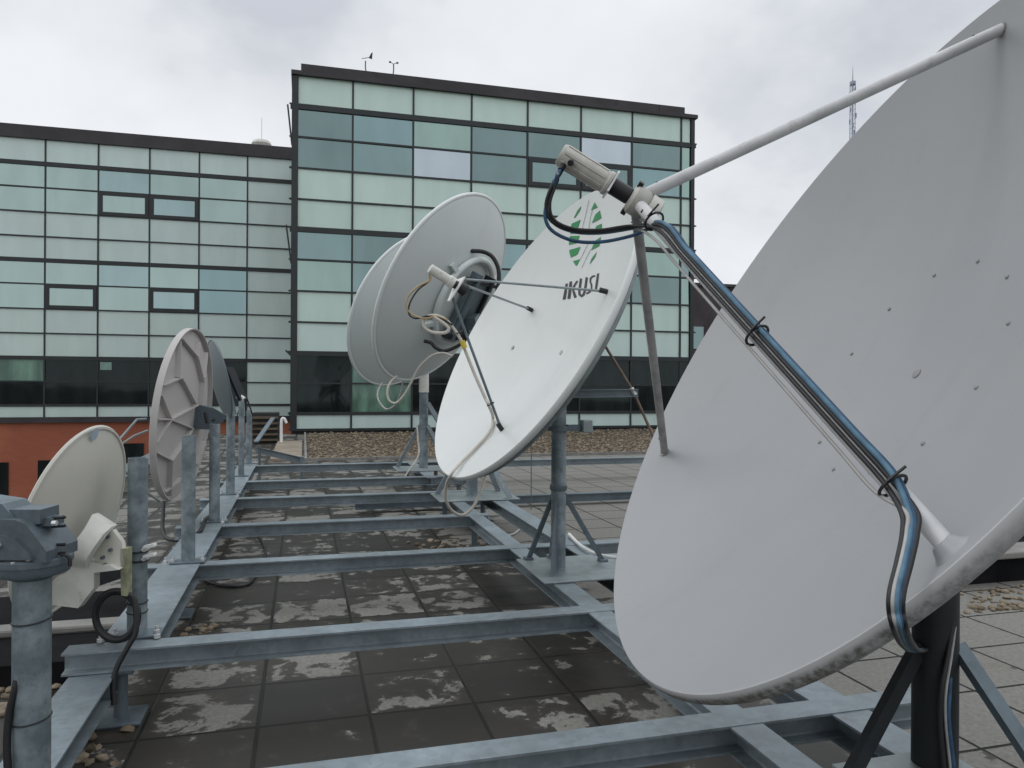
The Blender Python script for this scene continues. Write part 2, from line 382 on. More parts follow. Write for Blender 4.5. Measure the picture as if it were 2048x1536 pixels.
M_LATTICE = plain('hazy_grey_lattice_steel', (.30, .34, .42), .6, .1, .3)

# ---------------------------------------------------------------- setting
DECK_X0, DECK_X1 = -2.75, 16.0
struct(MB().box(-900, 900, -900, 900, -12.6, -12.5).build('ground', M_GROUND, smooth=0))
struct(MB().box(DECK_X0, DECK_X1, -6, 23.52, -12.4, -.02).build('roof_slab', M_BRICK, smooth=0))
struct(MB().box(DECK_X0, DECK_X1, -6, 23.52, -.019, 0).build('roof_paving', M_TILE, smooth=0))
GX0, GY0, GY1 = .03, 15.3, 23.3
struct(MB().box(GX0+.05, 15.5, GY0+.05, GY1, .001, .03).build('gravel_bed', M_GRAVEL, smooth=0))
kb = MB().box(GX0, 15.5, GY0, GY0+.05, .001, .06).box(GX0, GX0+.05, GY0+.05, GY1, .001, .06).build('gravel_kerb', M_CONC, smooth=0); struct(kb)
def stones(name, spots, rmin, rmax, label):
    mb = MB(); t = (1+5**.5)/2
    ico = [Vector(p).normalized() for p in ((-1, t, 0), (1, t, 0), (-1, -t, 0), (1, -t, 0), (0, -1, t), (0, 1, t), (0, -1, -t), (0, 1, -t), (t, 0, -1), (t, 0, 1), (-t, 0, -1), (-t, 0, 1))]
    icf = [(0, 11, 5), (0, 5, 1), (0, 1, 7), (0, 7, 10), (0, 10, 11), (1, 5, 9), (5, 11, 4), (11, 10, 2), (10, 7, 6), (7, 1, 8), (3, 9, 4), (3, 4, 2), (3, 2, 6), (3, 6, 8), (3, 8, 9), (4, 9, 5), (2, 4, 11), (6, 2, 10), (8, 6, 7), (9, 8, 1)]
    for x, y, z in spots:
        r = random.uniform(rmin, rmax); R = Matrix.Rotation(random.uniform(0, 6.28), 3, 'Z') @ Matrix.Rotation(random.uniform(-.5, .5), 3, 'X') @ Matrix.Diagonal((random.uniform(.9, 1.5), random.uniform(.7, 1.1), random.uniform(.5, .8)))
        mb.add([Vector((x, y, z+r*.3)) + (R @ (p*r*random.uniform(.85, 1.12))) for p in ico], icf)
    o = mb.build(name, M_STONE, smooth=60); o['kind'] = 'stuff'; return tag(o, label, 'gravel')
stones('gravel', [(random.uniform(.1, 12.5), GY0+.08+(GY1-GY0-.1)*random.random()**1.3, .03) for _ in range(6500)], .018, .042, 'brown round gravel spread in a bed before the glass tower')
edge = [(random.gauss(-1.5, .18), random.uniform(3.9, 5.0), 0) for _ in range(240)] + [(random.gauss(-.86, .07), random.uniform(2.0, 3.7), 0) for _ in range(70)] + [(random.gauss(1.45, .25), random.gauss(7.0, .2), 0) for _ in range(60)] + [(random.uniform(3.9, 6.2), 4.12+(random.random()**2)*.5-.0, 0) for _ in range(160)] + [(random.gauss(-.62, .05), random.gauss(4.95, .12), 0) for _ in range(26)]
stones('pebbles', edge, .012, .032, 'loose tan pebbles scattered along the roof edges and under the beams')

# roof edge coping and the dark upstands
t = thing('roof_edge_wall', 'low blue grey metal coping along the open roof edge', 'parapet', (DECK_X0, 10, 0))
MB().box(DECK_X0-.02, DECK_X0+.28, -6, 23.4, .001, .16).build('upstand', M_CONC, t, 0); MB().box(DECK_X0-.06, DECK_X0+.32, -6, 23.4, .161, .19).build('coping', M_STEEL_D, t, 0)
t = thing('roof_drain_box', 'black lined roof box with grey concrete edging behind the thick mottled pipe', 'roof box', (-1.9, 4.9, 0))
MB().box(-2.42, -1.02, 4.32, 5.7, .001, .12).build('box_body', M_MEMBRANE, t, 0)
MB().bevel_box(-2.44, -1.0, 4.78, 4.92, .121, .16, .01).build('edging', M_CONC, t, 0)
t = thing('roof_plinth', 'black roof plinth with pale concrete capping beyond the large white dish', 'plinth', (6, 4.9, 0))
MB().box(3.9, 9.0, 4.72, 5.9, .001, .2).build('plinth_body', M_MEMBRANE, t, 0); MB().bevel_box(3.84, 9.05, 4.64, 4.95, .201, .25, .01).build('capping', M_CONC, t, 0)
MB().ibeam((4.3, 5.4, .46), (9, 5.4, .46), .13, .14).box(4.6, 4.72, 5.34, 5.46, .2, .331).build('steel_beam', M_STEEL_D, t, 0)

# ---------------------------------------------------------------- glass buildings
def facade(root, y, xs, rows, clear, mats, frame_x0, frame_x1, openers=(), thick=(), dep=.035, zb=None):
    # xs: mullion centres, rows: list of (z_top, z_bottom, kind)
    fr = MB(); mw = .028
    ztop, zbot = rows[0][0], rows[-1][1]
    for i, x in enumerate(xs):
        if 0 < i < len(xs)-1: fr.box(x-mw, x+mw, y-dep, y+.05, zbot, ztop)
    for k in range(len(rows)-1):
        z0, z1 = rows[k+1][0], rows[k][1]
        big = z1-z0 > .1
        zz0, zz1 = (z0, z1) if big else (z0-.012, z1+.012)
        fr.box(frame_x0-(0 if big else .0), frame_x1, y-dep-(.02 if big else .008), y+.05, zz0, zz1)
    fr.build('mullion_frame', M_FRAME, root, 0)
    for k, (zt, zb_, kind) in enumerate(rows):
        for i in range(len(xs)-1):
            x0, x1 = xs[i]+.012, xs[i+1]-.012
            tilt = Matrix.Translation(((x0+x1)/2, y, (zt+zb_)/2)) @ Matrix.Rotation(rad(random.gauss(0, .35)), 4, 'X') @ Matrix.Rotation(rad(random.gauss(0, .35)), 4, 'Z')
            hw, hh = (x1-x0)/2, (zt-zb_)/2
            op = kind == 'o' or (i, k) in clear.get('opaque', ())
            m = mats(i, k, op)
            if (i, k) in openers:
                g = MB(); a, b = hw-.02, hh+.0
                for bx in ((-a, a, -b, -b+.13), (-a, a, b-.13, b), (-a, -a+.13, -b+.13, b-.13), (a-.13, a, -b+.13, b-.13)): g.box(bx[0], bx[1], -dep-.03, .0, bx[2], bx[3], tilt)
                o = g.build('opening_window', M_FRAME, root, 0); MB().box(-a+.125, a-.125, -dep, -.01, -b+.125, b-.125, tilt).build('pane', m, o, 0)
            else:
                MB().box(-hw, hw, -.0, .03, -hh-.02, hh+.02, tilt).build('opaque_panel' if op else 'window', m, root, 0)

ROWS = [(10.73, 9.90, 'o'), (9.74, 8.925, 'c'), (8.895, 7.995, 'c'), (7.965, 7.06, 'o'), (7.03, 6.22, 'o'), (6.06, 5.25, 'c'), (5.22, 4.305, 'c'), (4.275, 3.37, 'o'), (3.34, 2.49, 'o'), (2.345, 1.535, 'c'), (1.505, .64, 'c'), (.565, .16, 'o')]
TY = 23.5
tw = thing('office_tower', 'tall glass office block with black mullions and pale green panels', 'building', (6, TY, 0))
txs = [-.20, 1.412, 3.263, 5.12, 6.985, 8.83, 10.675, 12.51, 12.86]
ov = {(0, 1): G_DEEP, (1, 1): G_BLUE, (2, 1): G_GREEN, (3, 1): G_DEEP, (4, 1): G_DEEP, (5, 1): G_BRIGHT, (6, 1): G_DEEP, (7, 1): G_GREEN, (0, 2): G_DEEP, (1, 2): G_TEAL, (2, 2): G_BRIGHT, (3, 2): G_DEEP, (4, 2): G_TEAL, (5, 2): G_DEEP, (6, 2): G_BLUE, (7, 2): G_GREEN,
      (0, 5): G_TEAL, (1, 5): G_DEEP, (0, 6): G_GREEN, (1, 6): G_TEAL, (6, 5): G_GREEN, (6, 6): G_DEEP, (1, 9): G_BLIND, (1, 10): G_BLIND}
def tmats(i, k, op):
    if op: return P_OP[(i*3+k) % 3]
    if (i, k) in ov: return ov[(i, k)]
    if k >= 9: return G_DARK
    return random.choice((G_TEAL, G_DEEP, G_GREEN, G_BLUE))
facade(tw, TY, txs, ROWS, {}, tmats, -.42, 13.06, openers={(4, 2), (5, 2)})
MB().box(-.34, 12.96, TY+.06, 38, -12.4, 10.75).build('wall', M_FRAME, tw, 0)
for x0, x1 in ((-.38, -.19), (12.87, 13.0)): MB().box(x0, x1, TY-.075, TY+.3, .1, 10.80).build('corner_post', M_FRAME, tw, 0)
MB().box(-.40, 13.08, TY-.14, 38.1, 10.735, 10.86).build('cornice', M_PARAPET, tw, 0)
pm = MB().box(-.12, 12.66, TY+.02, 37.8, 10.861, 11.13)
for k in range(8): pm.box(.5+k*1.6, .54+k*1.6, TY+.008, TY+.02, 10.862, 11.10)
pm.build('parapet', M_PARAPET, tw, 0)
MB().box(-.30, 12.95, TY+.1, TY+.4, -.1, .16).build('plinth', M_BLACK, tw, 0)
MB().box(-.38, 13.0, TY-.1, TY+.1, .085, .155).build('base_rail', M_FRAME, tw, 0)
for z0, z1, xo in ((9.85, 8.65, -.50), (6.25, 5.1, -.52), (2.5, 2.36, -.52)): MB().bar((xo, TY, z0), (-.37, TY, z1), .035, .05).build('sunshade_rod', M_FRAME, tw, 0)
tips = MB()
for zt, zb_, kd in ROWS:
    tips.box(13.0, 13.09, TY-.06, TY-.01, zb_-.04, zb_-.005); tips.box(-.45, -.38, TY-.06, TY-.01, zb_-.04, zb_-.005)
tips.build('transom_ends', M_FRAME, tw, 0)

WY = 32.5
wg = thing('office_wing', 'lower glass office wing on a brick base beside the tower', 'building', (-6, WY, 0))
wxs = [-13.19, -11.365, -9.54, -7.716, -5.893, -4.07, -2.243, -.40]
def wmats(i, k, op):
    if op: return P_OPW[(i+k*2) % 3 % 2]
    if k >= 9: return G_BLIND if (i, k) == (1, 9) else G_DARK
    return [G_WING, G_WING, G_WING_B, G_WING][(i*5+k*3) % 4] if (i, k) not in {(5, 5): 1, (5, 6): 1} else G_BLUE
opq = {(6, k) for k in range(12)}
facade(wg, WY, wxs, ROWS, {'opaque': opq}, wmats, -13.3, -.40, openers={(3, 2), (4, 2), (2, 6), (4, 6)})
MB().box(-13.3, -.35, WY+.06, 44, .1, 10.75).build('wall', M_FRAME, wg, 0)
MB().box(-13.35, -.35, WY-.12, 44.1, 10.74, 11.23).build('parapet', M_PARAPET, wg, 0)
MB().box(-13.3, -.35, WY-.1, WY+.05, -.06, .155).build('base_rail', M_PARAPET, wg, 0)
MB().box(-13.2, -.35, WY+.04, 43.9, -12.4, -.061).build('brick_wall', M_BRICK, wg, 0)
for px, z0, z1, wd in ((-1.6, -3.2, -1.55, .6), (94, -3.2, -1.5, .62), (262, -3.4, -.9, .9)):
    x = at_y(px, 900, WY).x
    MB().box(x-wd/2, x+wd/2, WY-.0, WY+.045, z0, z1).build('basement_window', G_DARK, wg, 0)
MB().box(*(at_y(212, 750, WY).x+d for d in (-.2, .2)), WY-.02, WY-.005, 1.98, 2.28).build('notice', plain('pale_teal_paper', (.22, .34, .30), .7), wg, 0)
# vent and instruments on the roofs
p = at_y(523, 301, 33)
v = thing('roof_vent', 'cream mushroom vent with a thin lightning rod on the wing roof', 'vent', (p.x, 33, p.z))
MB().lathe([(.25, -.15), (.25, .10), (.36, .14), (.40, .25), (.37, .34), (.30, .40), (.12, .43), (0, .43)], Matrix.Translation((p.x, 33, p.z)), 20).build('hood', M_CREAM, v)
MB().tube([(p.x, 33.1, p.z+.4), (p.x, 33.1, p.z+1.4)], .008, 6).build('rod', M_STEEL_D, v)
def instrument(px, ytop, label, vane):
    b = at_y(px, 140 if vane else 144, TY+.6); zt = at_y(px, ytop, TY+.6).z
    r = thing('wind_sensor', label, 'instrument', (b.x, TY+.6, 11.13), 'wind instruments on the tower roof')
    s = 1 if vane else -1
    MB().tube(spline([(b.x+.35*s*.6, TY+.6, 11.13), (b.x+.05*s, TY+.6, 11.27), (b.x, TY+.6, 11.45), (b.x, TY+.6, zt)], 5), .022, 6).build('stem', M_STEEL_D, r)
    if vane:
        MB().tube([(b.x-.12, TY+.6, zt+.06), (b.x+.17, TY+.6, zt+.14)], .010, 6).build('arm', M_STEEL_D, r)
        MB().prism([(.1, .05), (.2, .02), (.22, .24), (.17, .2)], -.012, .012, Matrix.Translation((b.x, TY+.6, zt+.06)) @ Matrix.Rotation(rad(90), 4, 'X')).build('fin', M_BLACK, r)
    else:
        MB().tube([(b.x-.10, TY+.6, zt+.05), (b.x, TY+.6, zt), (b.x+.11, TY+.6, zt+.05)], .010, 6).build('arm', M_STEEL_D, r)
        for dx in (-.11, .12): MB().lathe([(.0, -.03), (.035, -.02), (.04, .015), (.0, .02)], Matrix.Translation((b.x+dx, TY+.6, zt+.05)), 8).build('cup', M_STEEL_D, r)
instrument(731, 122, 'slim wind vane with a black fin on the tower parapet', True)
instrument(787, 128, 'small cup anemometer on a bent stem on the tower parapet', False)
# block behind the tower
rb = thing('rear_building', 'dark brown building with teal windows seen beyond the tower corner', 'building', (30, 58, 0))
MB().box(19.5, 45, 58, 72, -12.4, 10.0).build('wall', plain('dark_brown_cladding', (.045, .036, .042), .7, .3, .6), rb, 0)
MB().box(19.3, 45.2, 57.8, 72.2, 10.001, 10.25).build('roof', M_PARAPET, rb, 0)
for zz in (1.2, 4.6):
    for k in range(7): MB().box(20.2+k*3.4, 22.9+k*3.4, 57.93, 57.99, zz, zz+1.9).build('window', G_DEEP if k % 2 else G_TEAL, rb, 0)
# far lattice mast
LM = thing('lattice_mast', 'slender lattice radio mast with a needle spire on the horizon', 'mast', tuple(at_y(1702, 700, 150)*1.0)[:2]+(-12.5,))
lx = OFF[LM.name].x; zt = at_y(1702, 130, 150).z; zs = at_y(1702, 162, 150).z; hw = .42
lat = MB(); z = -12.5
for dx, dy in ((-hw, -hw), (hw, -hw), (hw, hw), (-hw, hw)): lat.tube([(lx+dx, 150+dy, -12.5), (lx+dx, 150+dy, zs)], .07, 5)
while z < zs-1.1:
    for a, b in (((-hw, -hw), (hw, -hw)), ((hw, -hw), (hw, hw)), ((hw, hw), (-hw, hw)), ((-hw, hw), (-hw, -hw))):
        lat.tube([(lx+a[0], 150+a[1], z), (lx+b[0], 150+b[1], z+1.1)], .035, 4); lat.tube([(lx+a[0], 150+a[1], z+1.1), (lx+b[0], 150+b[1], z+1.1)], .035, 4)
    z += 1.1
lat.build('lattice', M_LATTICE, LM, 0)
MB().tube([(lx, 150, -12), (lx, 150, zs)], .14, 6).tube([(lx, 150, zs), (lx, 150, zt)], [.13, .02], 6).build('spire', M_LATTICE, LM)
MB().lathe([(.55, zs-.9), (.62, zs-.6), (.62, zs-.35), (.5, zs), (0, zs+.05)], Matrix.Translation((lx, 150, 0)), 12).build('crown', M_LATTICE, LM)
for k in range(9):
    a = k*2.4; zz = zs-1.9-k*1.25
    MB().bar((lx+.75*math.cos(a), 150+.75*math.sin(a), zz-.55), (lx+.75*math.cos(a), 150+.75*math.sin(a), zz+.55), .24, .2).bar((lx, 150, zz), (lx+.75*math.cos(a), 150+.75*math.sin(a), zz), .08, .08).build('panel_antenna', M_LATTICE, LM, 0)

# ---------------------------------------------------------------- steel support frame
ZT = .34
fr = thing('support_frame', 'bolted galvanised steel beam frame carrying the dishes on the paved roof', 'steel frame', (0, 6, 0))
BY = {'a': (2.43, -1.05, 2.36), 'b': (3.81, -1.03, 2.06), 'c': (5.40, -1.02, 2.4), 'd': (6.80, -1.02, 1.66), 'e': (8.33, -1.02, 2.2), 'f': (9.71, -1.02, 2.2), 'g': (11.5, -1.02, 7.5)}
for y, x0, x1 in BY.values(): MB().ibeam((x0, y, ZT), (x1, y, ZT), .10, .12).build('beam', M_STEEL, fr, 25)
for x, wd, y0, y1, z in ((-.78, .25, 3.90, 12.1, ZT+.004), (-.905, .19, .3, 3.95, .236), (1.535, .13, 1.0, 8.5, ZT-.003), (1.975, .16, 1.0, 8.3, ZT-.004), (1.6, .13, 9.6, 11.6, ZT-.003), (2.1, .13, 9.6, 11.6, ZT-.003)):
    MB().ibeam((x, y0, z), (x, y1, z), .10, wd).build('rail', M_STEEL if z > .3 else M_STEEL, fr, 25)
ft0 = None
for y, x0, x1 in BY.values():
    for x in (-.80, 1.535, 1.975):
        if x > x1 or (x > 0 and y < 6): continue
        if ft0 is None:
            ft0 = MB().tube([(x, y, .02), (x, y, .232)], .03, 12).bevel_box(x-.1, x+.1, y-.1, y+.1, .001, .02, .006).bevel_box(x-.06, x+.06, y-.055, y+.055, .222, .238, .004).build('foot', M_STEEL_D, fr); f0 = Vector((x, y, 0))
        else:
            c = ft0.copy(); COL.objects.link(c); c.parent = fr; c.location = Vector((x, y, 0))-f0
MB().ibeam((.6, 9.15, .14), (6.5, 9.15, .14), .10, .1).build('low_beam', M_STEEL_D, fr, 25)
bolts = [(-.66, 3.87), (-.90, 3.87), (-.65, 5.45), (-.88, 5.45), (-.66, 6.86), (-.9, 6.86), (-.66, 8.4), (-.66, 9.78)]
bo0 = None
for x, y in bolts:
    if bo0 is None:
        bo0 = MB().lathe([(.016, ZT+.004), (.016, ZT+.02), (.008, ZT+.021), (.008, ZT+.04), (0, ZT+.04)], Matrix.Translation((x, y, 0)), 6).build('bolt', M_ZINC, fr); b0 = Vector((x, y, 0))
    else: c = bo0.copy(); COL.objects.link(c); c.parent = fr; c.location = Vector((x, y, 0))-b0
# loose angle bars near the far end
t = thing('angle_bar', 'galvanised angle bar resting at a slant beside the rearmost posts', 'metal bar', (0, 12.5, .4))
a, b = at_y(512, 893, 12.4), at_y(606, 915, 12.6); MB().channel(a, b, .10, .06).build('bar', M_STEEL, t, 0); MB().box(b.x-.05, b.x+.02, b.y-.04, b.y+.04, b.z-.14, b.z+.02).build('end_plate', M_STEEL, t, 0)
MB().tube([b+Vector((-.02, 0, -.1)), Vector((b.x-.02, b.y, 0))], .02, 8).tube([a+Vector((.05, .0, -.05)), Vector((a.x+.05, a.y, 0))], .02, 8).build('leg', M_STEEL_D, t)
a, b = at_y(512, 884, 12.2), at_y(546, 836, 13.6); tag(MB().bar(a, b, .07, .02).build('brace_bar', M_STEEL_D, smooth=0), 'thin diagonal brace leaning away behind the rearmost posts', 'metal bar')
t = thing('louvre_unit', 'dark brown slatted louvre unit at the foot of the wing', 'louvre', (-.9, 20, 0))
mm = MB(); mm2 = plain('brown_slats', (.10, .075, .05), .8, .3, 4)
LX0, LX1 = at_y(505, 850, 20).x, at_y(556, 850, 20).x
for k in range(5): mm.box(LX0, LX1, 20-.03, 20.12, .06+k*.14, .11+k*.14)
mm.build('slats', mm2, t, 0); MB().box(LX0-.01, LX1+.01, 20.13, 20.9, .001, .76).build('casing', M_BLACK, t, 0)
t = thing('pale_slab', 'pale worn paving slab beside the gravel kerb', 'slab', (-.3, 18, 0)); MB().bevel_box(-.62, -.02, 15.4, 20, .001, .06, .01).build('slab', plain('pale_brown_stone', (.24, .20, .155), .85, .2, 2), t, 0)
p = at_y(563, 843, 19.5); t = thing('standpipe', 'short white bent standpipe near the tower corner', 'pipe', (p.x, 19.5, 0))
MB().tube(spline([(p.x, 19.5, 0), (p.x, 19.5, p.z), (p.x+.06, 19.5, p.z+.07), (p.x+.12, 19.5, p.z-.04)], 5), .035, 8).build('pipe', M_WHITE, t)

# ---------------------------------------------------------------- upright posts
POSTS = [(-.757, 3.93), (-.738, 5.44), (-.735, 6.95), (-.75, 8.6), (-.76, 10.2), (-.772, 11.75)]
x, y = POSTS[0]
po = thing('steel_post', 'thick galvanised post nearest the camera with a coiled black cable', 'post', (x, y, ZT+.006), 'posts bolted along the rail')
tb = MB(); R0, z0, z1 = .044, ZT+.016, 1.19
tb.lathe([(R0, z0), (R0, z1), (R0-.006, z1), (R0-.006, z1-.25), (0, z1-.25)], Matrix.Translation((x, y, 0)), 24).build('tube', M_PIPE, po)
MB().bevel_box(x-.11, x+.11, y-.06, y+.06, ZT+.006, ZT+.016, .003).build('base_plate', M_STEEL_D, po, 0)
nb = MB()
for dx in (-.09, .09):
    nb.lathe([(.014, ZT+.016), (.014, ZT+.03), (.007, ZT+.031), (.007, ZT+.05), (0, ZT+.05)], Matrix.Translation((x+dx, y-.02, 0)), 6)
nb.build('bolts', M_ZINC, po)
PL = ['galvanised post behind the ribbed dish carrying no bracket', 'galvanised post gripped by the ribbed dish bracket', 'galvanised post holding the dark grey dish', 'slimmer taller post between the dark dish and the rearmost post', 'rearmost galvanised post at the end of the rail']
for (px_, py_), lb, sc in zip(POSTS[1:], PL, (None, None, (1, 1, 1.05), (.82, .82, 1.13), (1, 1, .93))): dup(po, (px_, py_, ZT+.006), lb, sc)

# ---------------------------------------------------------------- dish builder
def frame_of(V, n):
    n = Vector(n).normalized(); a = Vector((0, 0, 1)).cross(n).normalized(); b = n.cross(a)
    return Matrix(((a.x, b.x, n.x, V[0]), (a.y, b.y, n.y, V[1]), (a.z, b.z, n.z, V[2]), (0, 0, 0, 1)))
class Dish:
    def __init__(s, c, n, D, d):
        s.n = Vector(n).normalized(); s.c = Vector(c); s.D, s.d = D, d; s.f = D*D/16/d; s.V = s.c-s.n*d; s.M = frame_of(s.V, s.n); s.Mi = s.M.inverted()
    def P(s, x, y, z): return s.M @ Vector((x, y, z))
    def surf(s, x, y, off=0): return s.M @ Vector((x, y, (x*x+y*y)/4/s.f+off))
    def pol(s, r, ang, off=0): return s.surf(r*math.cos(rad(ang)), r*math.sin(rad(ang)), off)
    def hit(s, px, py, off=0.0, near=None):
        o = s.Mi @ CAM; d = s.Mi.to_3x3() @ ray(px, py); f = s.f; o.z -= off
        A = d.x**2+d.y**2; B = 2*(o.x*d.x+o.y*d.y)-4*f*d.z; Cc = o.x**2+o.y**2-4*f*o.z
        q = max(B*B-4*A*Cc, 0)**.5
        best = None
        for tt in ((-B-q)/2/A, (-B+q)/2/A):
            h = o+d*tt
            if tt > 0 and math.hypot(h.x, h.y) < s.D/2*1.08 and (best is None or math.hypot(h.x, h.y) < math.hypot(best.x, best.y)): best = h
        best = best or o+d*((-B)/2/A)
        best.z = (best.x**2+best.y**2)/4/f+off
        return s.M @ best
    def plane_hit(s, px, py, z):
        o = s.Mi @ CAM; d = s.Mi.to_3x3() @ ray(px, py); return s.M @ (o+d*((z-o.z)/d.z))
    def shell(s, name, root, mat, thick, lip, mode, lipmat=None):
        R, f = s.D/2, s.f; zr = s.d; n = 144
        pin = [(R*(i/26)**.8, (R*(i/26)**.8)**2/4/f) for i in range(27)]
        # the part keeps the dish axes as its own so that its markings follow the dish
        mb = MB(); back = [(r, z-thick) for r, z in reversed(pin)]
        if mode == 'roll':
            r0 = R-.003; z0 = r0*r0/4/f; L_ = lip/.022
            prof = [q for q in pin if q[0] < r0-.004]+[(r0, z0)]
            arc = [(r0, z0), (r0+.003*L_, z0-.0005), (r0+.006*L_, z0-.004*L_), (r0+.010*L_, z0-.012*L_), (r0+.0125*L_, z0-.022*L_), (r0+.012*L_, z0-.032*L_), (r0+.008*L_, z0-.041*L_), (r0, z0-.046*L_), (r0-.012*L_, z0-.046*L_), (r0-.02*L_, z0-.036*L_)]
            o1 = s.local(MB().lathe(prof+[(r0-.004, z0-thick)]+[q for q in back if q[0] < r0-.01], None, n), name, mat, root)
            o2 = s.local(MB().lathe(arc+[arc[0]], None, n), 'rim', lipmat or mat, root); return o1
        if mode == 'skirt':
            prof = pin+[(R+.004, zr-.004), (R+.006, zr-lip), (R-.004, zr-lip), (R-.012, zr-thick)]+[q for q in back if q[0] < R-.02]
        else:
            prof = pin+[(R+lip, zr+.006), (R+lip+.006, zr), (R+lip, zr-.010), (R+.006, zr-.012), (R, zr-thick)]+back[1:]
        return s.local(MB().lathe(prof, None, n), name, mat, root)
    def local(s, mb, name, mat, root):
        o = mb.build(name, mat, None); o.parent = root
        off = OFF[root.name]; o.matrix_local = Matrix.Translation(-off) @ s.M; OFF[o.name] = off; return o

# ---------------------------------------------------------------- the large white dish
A = Dish((1.543, 1.972, 1.765), (-.845, .177, .505), 2.4, .34)
ra = thing('satellite_dish', 'huge plain white dish close to the camera with three feed struts', 'satellite dish', (1.94, 1.95, ZT))
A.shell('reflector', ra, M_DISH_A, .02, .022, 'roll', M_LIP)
Fa = A.P(0, 0, 1.03)
A.sfeet = [A.pol(1.11, 93), A.pol(1.11, -150), A.pol(1.11, -30)]
M_STRUT = plain('off_white_tube_paint', (.50, .50, .50), .45, .12, 8, dirt=((.25, .24, .22), .4))
M_STRUT_D = plain('worn_grey_tube', (.28, .27, .265), .5, .25, 12, dirt=((.14, .12, .10), .7))
for i, (P_, r_) in enumerate(zip(A.sfeet, (.0185, .016, .019))):
    u = (P_-Fa).normalized(); st = Fa+u*.045
    o = MB().tube([st, st+(P_-st)*.5, P_+u*(.05 if i == 2 else .012)], [r_]*3, 16, True).build('strut', M_STRUT if i != 1 else M_STRUT_D, ra)
    # flattened foot with its bolt
    ax = (P_-A.P(0, 0, 2)).normalized(); nn = Vector((-(A.Mi @ P_).x/2/A.f, -(A.Mi @ P_).y/2/A.f, 1)).normalized(); nw = (A.M.to_3x3() @ nn)
    if i == 2: MB().lathe([(.055, -.010), (.038, .001), (.030, .009), (.025, .018), (.020, .024), (0, .024)], frame_of(P_, nw), 28).build('strut_boss', M_DISH_A, ra)
    MB().tube([P_+nw*.001, P_+nw*.006], .022, 12).tube([P_+nw*.006, P_+nw*.022], .011, 6).build('strut_foot', M_STRUT_D, ra)
    MB().tube([P_-u*.09+A.n*r_*.9, P_-u*.09+A.n*(r_+.004)], .007, 8).tube([st+u*.05+A.n*r_*.9, st+u*.05+A.n*(r_+.004)], .006, 8).build('strut_bolt', M_BLACK, ra)
bl = MB(); blr = plain('shadow_grey_bolt', (.24, .24, .24), .5)
for k in range(12):
    q = A.pol(.382, 81+30*k)+A.n*0; nn = A.n
    q = A.surf(.382*math.cos(rad(80+30*k))-.018, .382*math.sin(rad(80+30*k)))
    o = MB().lathe([(.0065, 0), (.0065, .003), (.004, .005), (0, .0055)], frame_of(q, A.n), 10)
    o.build('bolt', blr, ra)
MB().lathe([(.016, .001), (.016, .003), (.011, .0042), (0, .0042)], A.M, 16).build('centre_plug', plain('plug_grey', (.24, .235, .23), .6), ra)
# feed clamp and LNB
fd = MB().lathe([(.030, .985), (.040, .99), (.046, 1.0), (.046, 1.035), (.038, 1.045), (.02, 1.047)], A.M, 24)
fd.build('feed_clamp', M_LNB, ra)
hn = MB().lathe([(.0, .945), (.030, .945), (.042, .95), (.044, .985), (.02, .99)], A.M, 24).build('feed_horn', M_CREAM, ra)
MB().box(-.055, .055, -.012, .012, 1.03, 1.045, A.M @ Matrix.Rotation(rad(60), 4, 'Z')).build('clamp_wing', M_BLACK, ra, 0)
MB().lathe([(.022, 1.045), (.026, 1.05), (.026, 1.112), (.0, 1.112)], A.M, 20).build('feed_throat', M_BLACK, ra)
ln = MB().bevel_box(-.036, .036, -.036, .036, 1.112, 1.118, .006, A.M)
lnb = MB().lathe([(.0, 1.118), (.037, 1.118), (.038, 1.128), (.034, 1.132), (.034, 1.285), (.030, 1.292), (0, 1.293)], A.M, 20)
for k in range(7):
    a_ = 51.4*k; M2 = A.M @ Matrix.Rotation(rad(a_), 4, 'Z'); lnb.box(  .030, .0365, -.004, .004, 1.14, 1.28, M2)
lno = lnb.build('lnb', M_LNB, ra); MB().bevel_box(-.038, .038, -.038, .038, 1.110, 1.1165, .006, A.M).build('flange', M_ZINC, lno, 0)
dn = A.Mi.to_3x3() @ Vector((.1, -.15, -1)); da = math.degrees(math.atan2(dn.y, dn.x))
conn = []
for k, s_ in enumerate((-22, 22, 55)):
    M2 = A.M @ Matrix.Rotation(rad(da+s_), 4, 'Z'); z_ = 1.265 if k < 2 else 1.25
    p0, p1 = M2 @ Vector((.028, 0, z_)), M2 @ Vector((.06, 0, z_)); conn.append((p0, p1))
    MB().tube([p0, p1], .009, 8).build('connector', M_BLACK, lno)
# mast, legs, mount behind the reflector
mx_, my_ = 1.945, 1.95
MB().tube([(mx_, my_, ZT+.014), (mx_, my_, 1.36)], .0675, 28).build('mast', M_DARKPIPE, ra)
MB().bevel_box(1.62, 2.045, 1.35, 2.03, ZT, ZT+.014, .004).build('base_plate', M_STEEL_L, ra, 0)
for tx, ty, fx, fy in ((mx_-.06, my_, 1.60, 1.93), (mx_+.055, my_-.03, 2.085, 1.62), (mx_+.03, my_+.06, 2.2, 2.18)):
    MB().bar((tx, ty, .735), (fx, fy, ZT+.012), .045, .03, Vector((0, 1, 0))).build('leg', M_DARKPIPE if fx < 1.8 else M_STEEL_D, ra, 0)
hb = MB().lathe([(.02, -.025), (.40, .012), (.42, -.02), (.42, -.06), (.38, -.07), (.10, -.075), (0, -.075)], A.M, 48); hb.build('back_ring', M_STEEL_D, ra)
MB().bar(A.P(0, .3, -.09), A.P(0, -.42, -.12), .12, .09, A.n).bar(Vector((mx_, my_, 1.30)), A.P(0, -.15, -.10), .1, .1).build('elevation_bracket', M_STEEL_D, ra, 0)

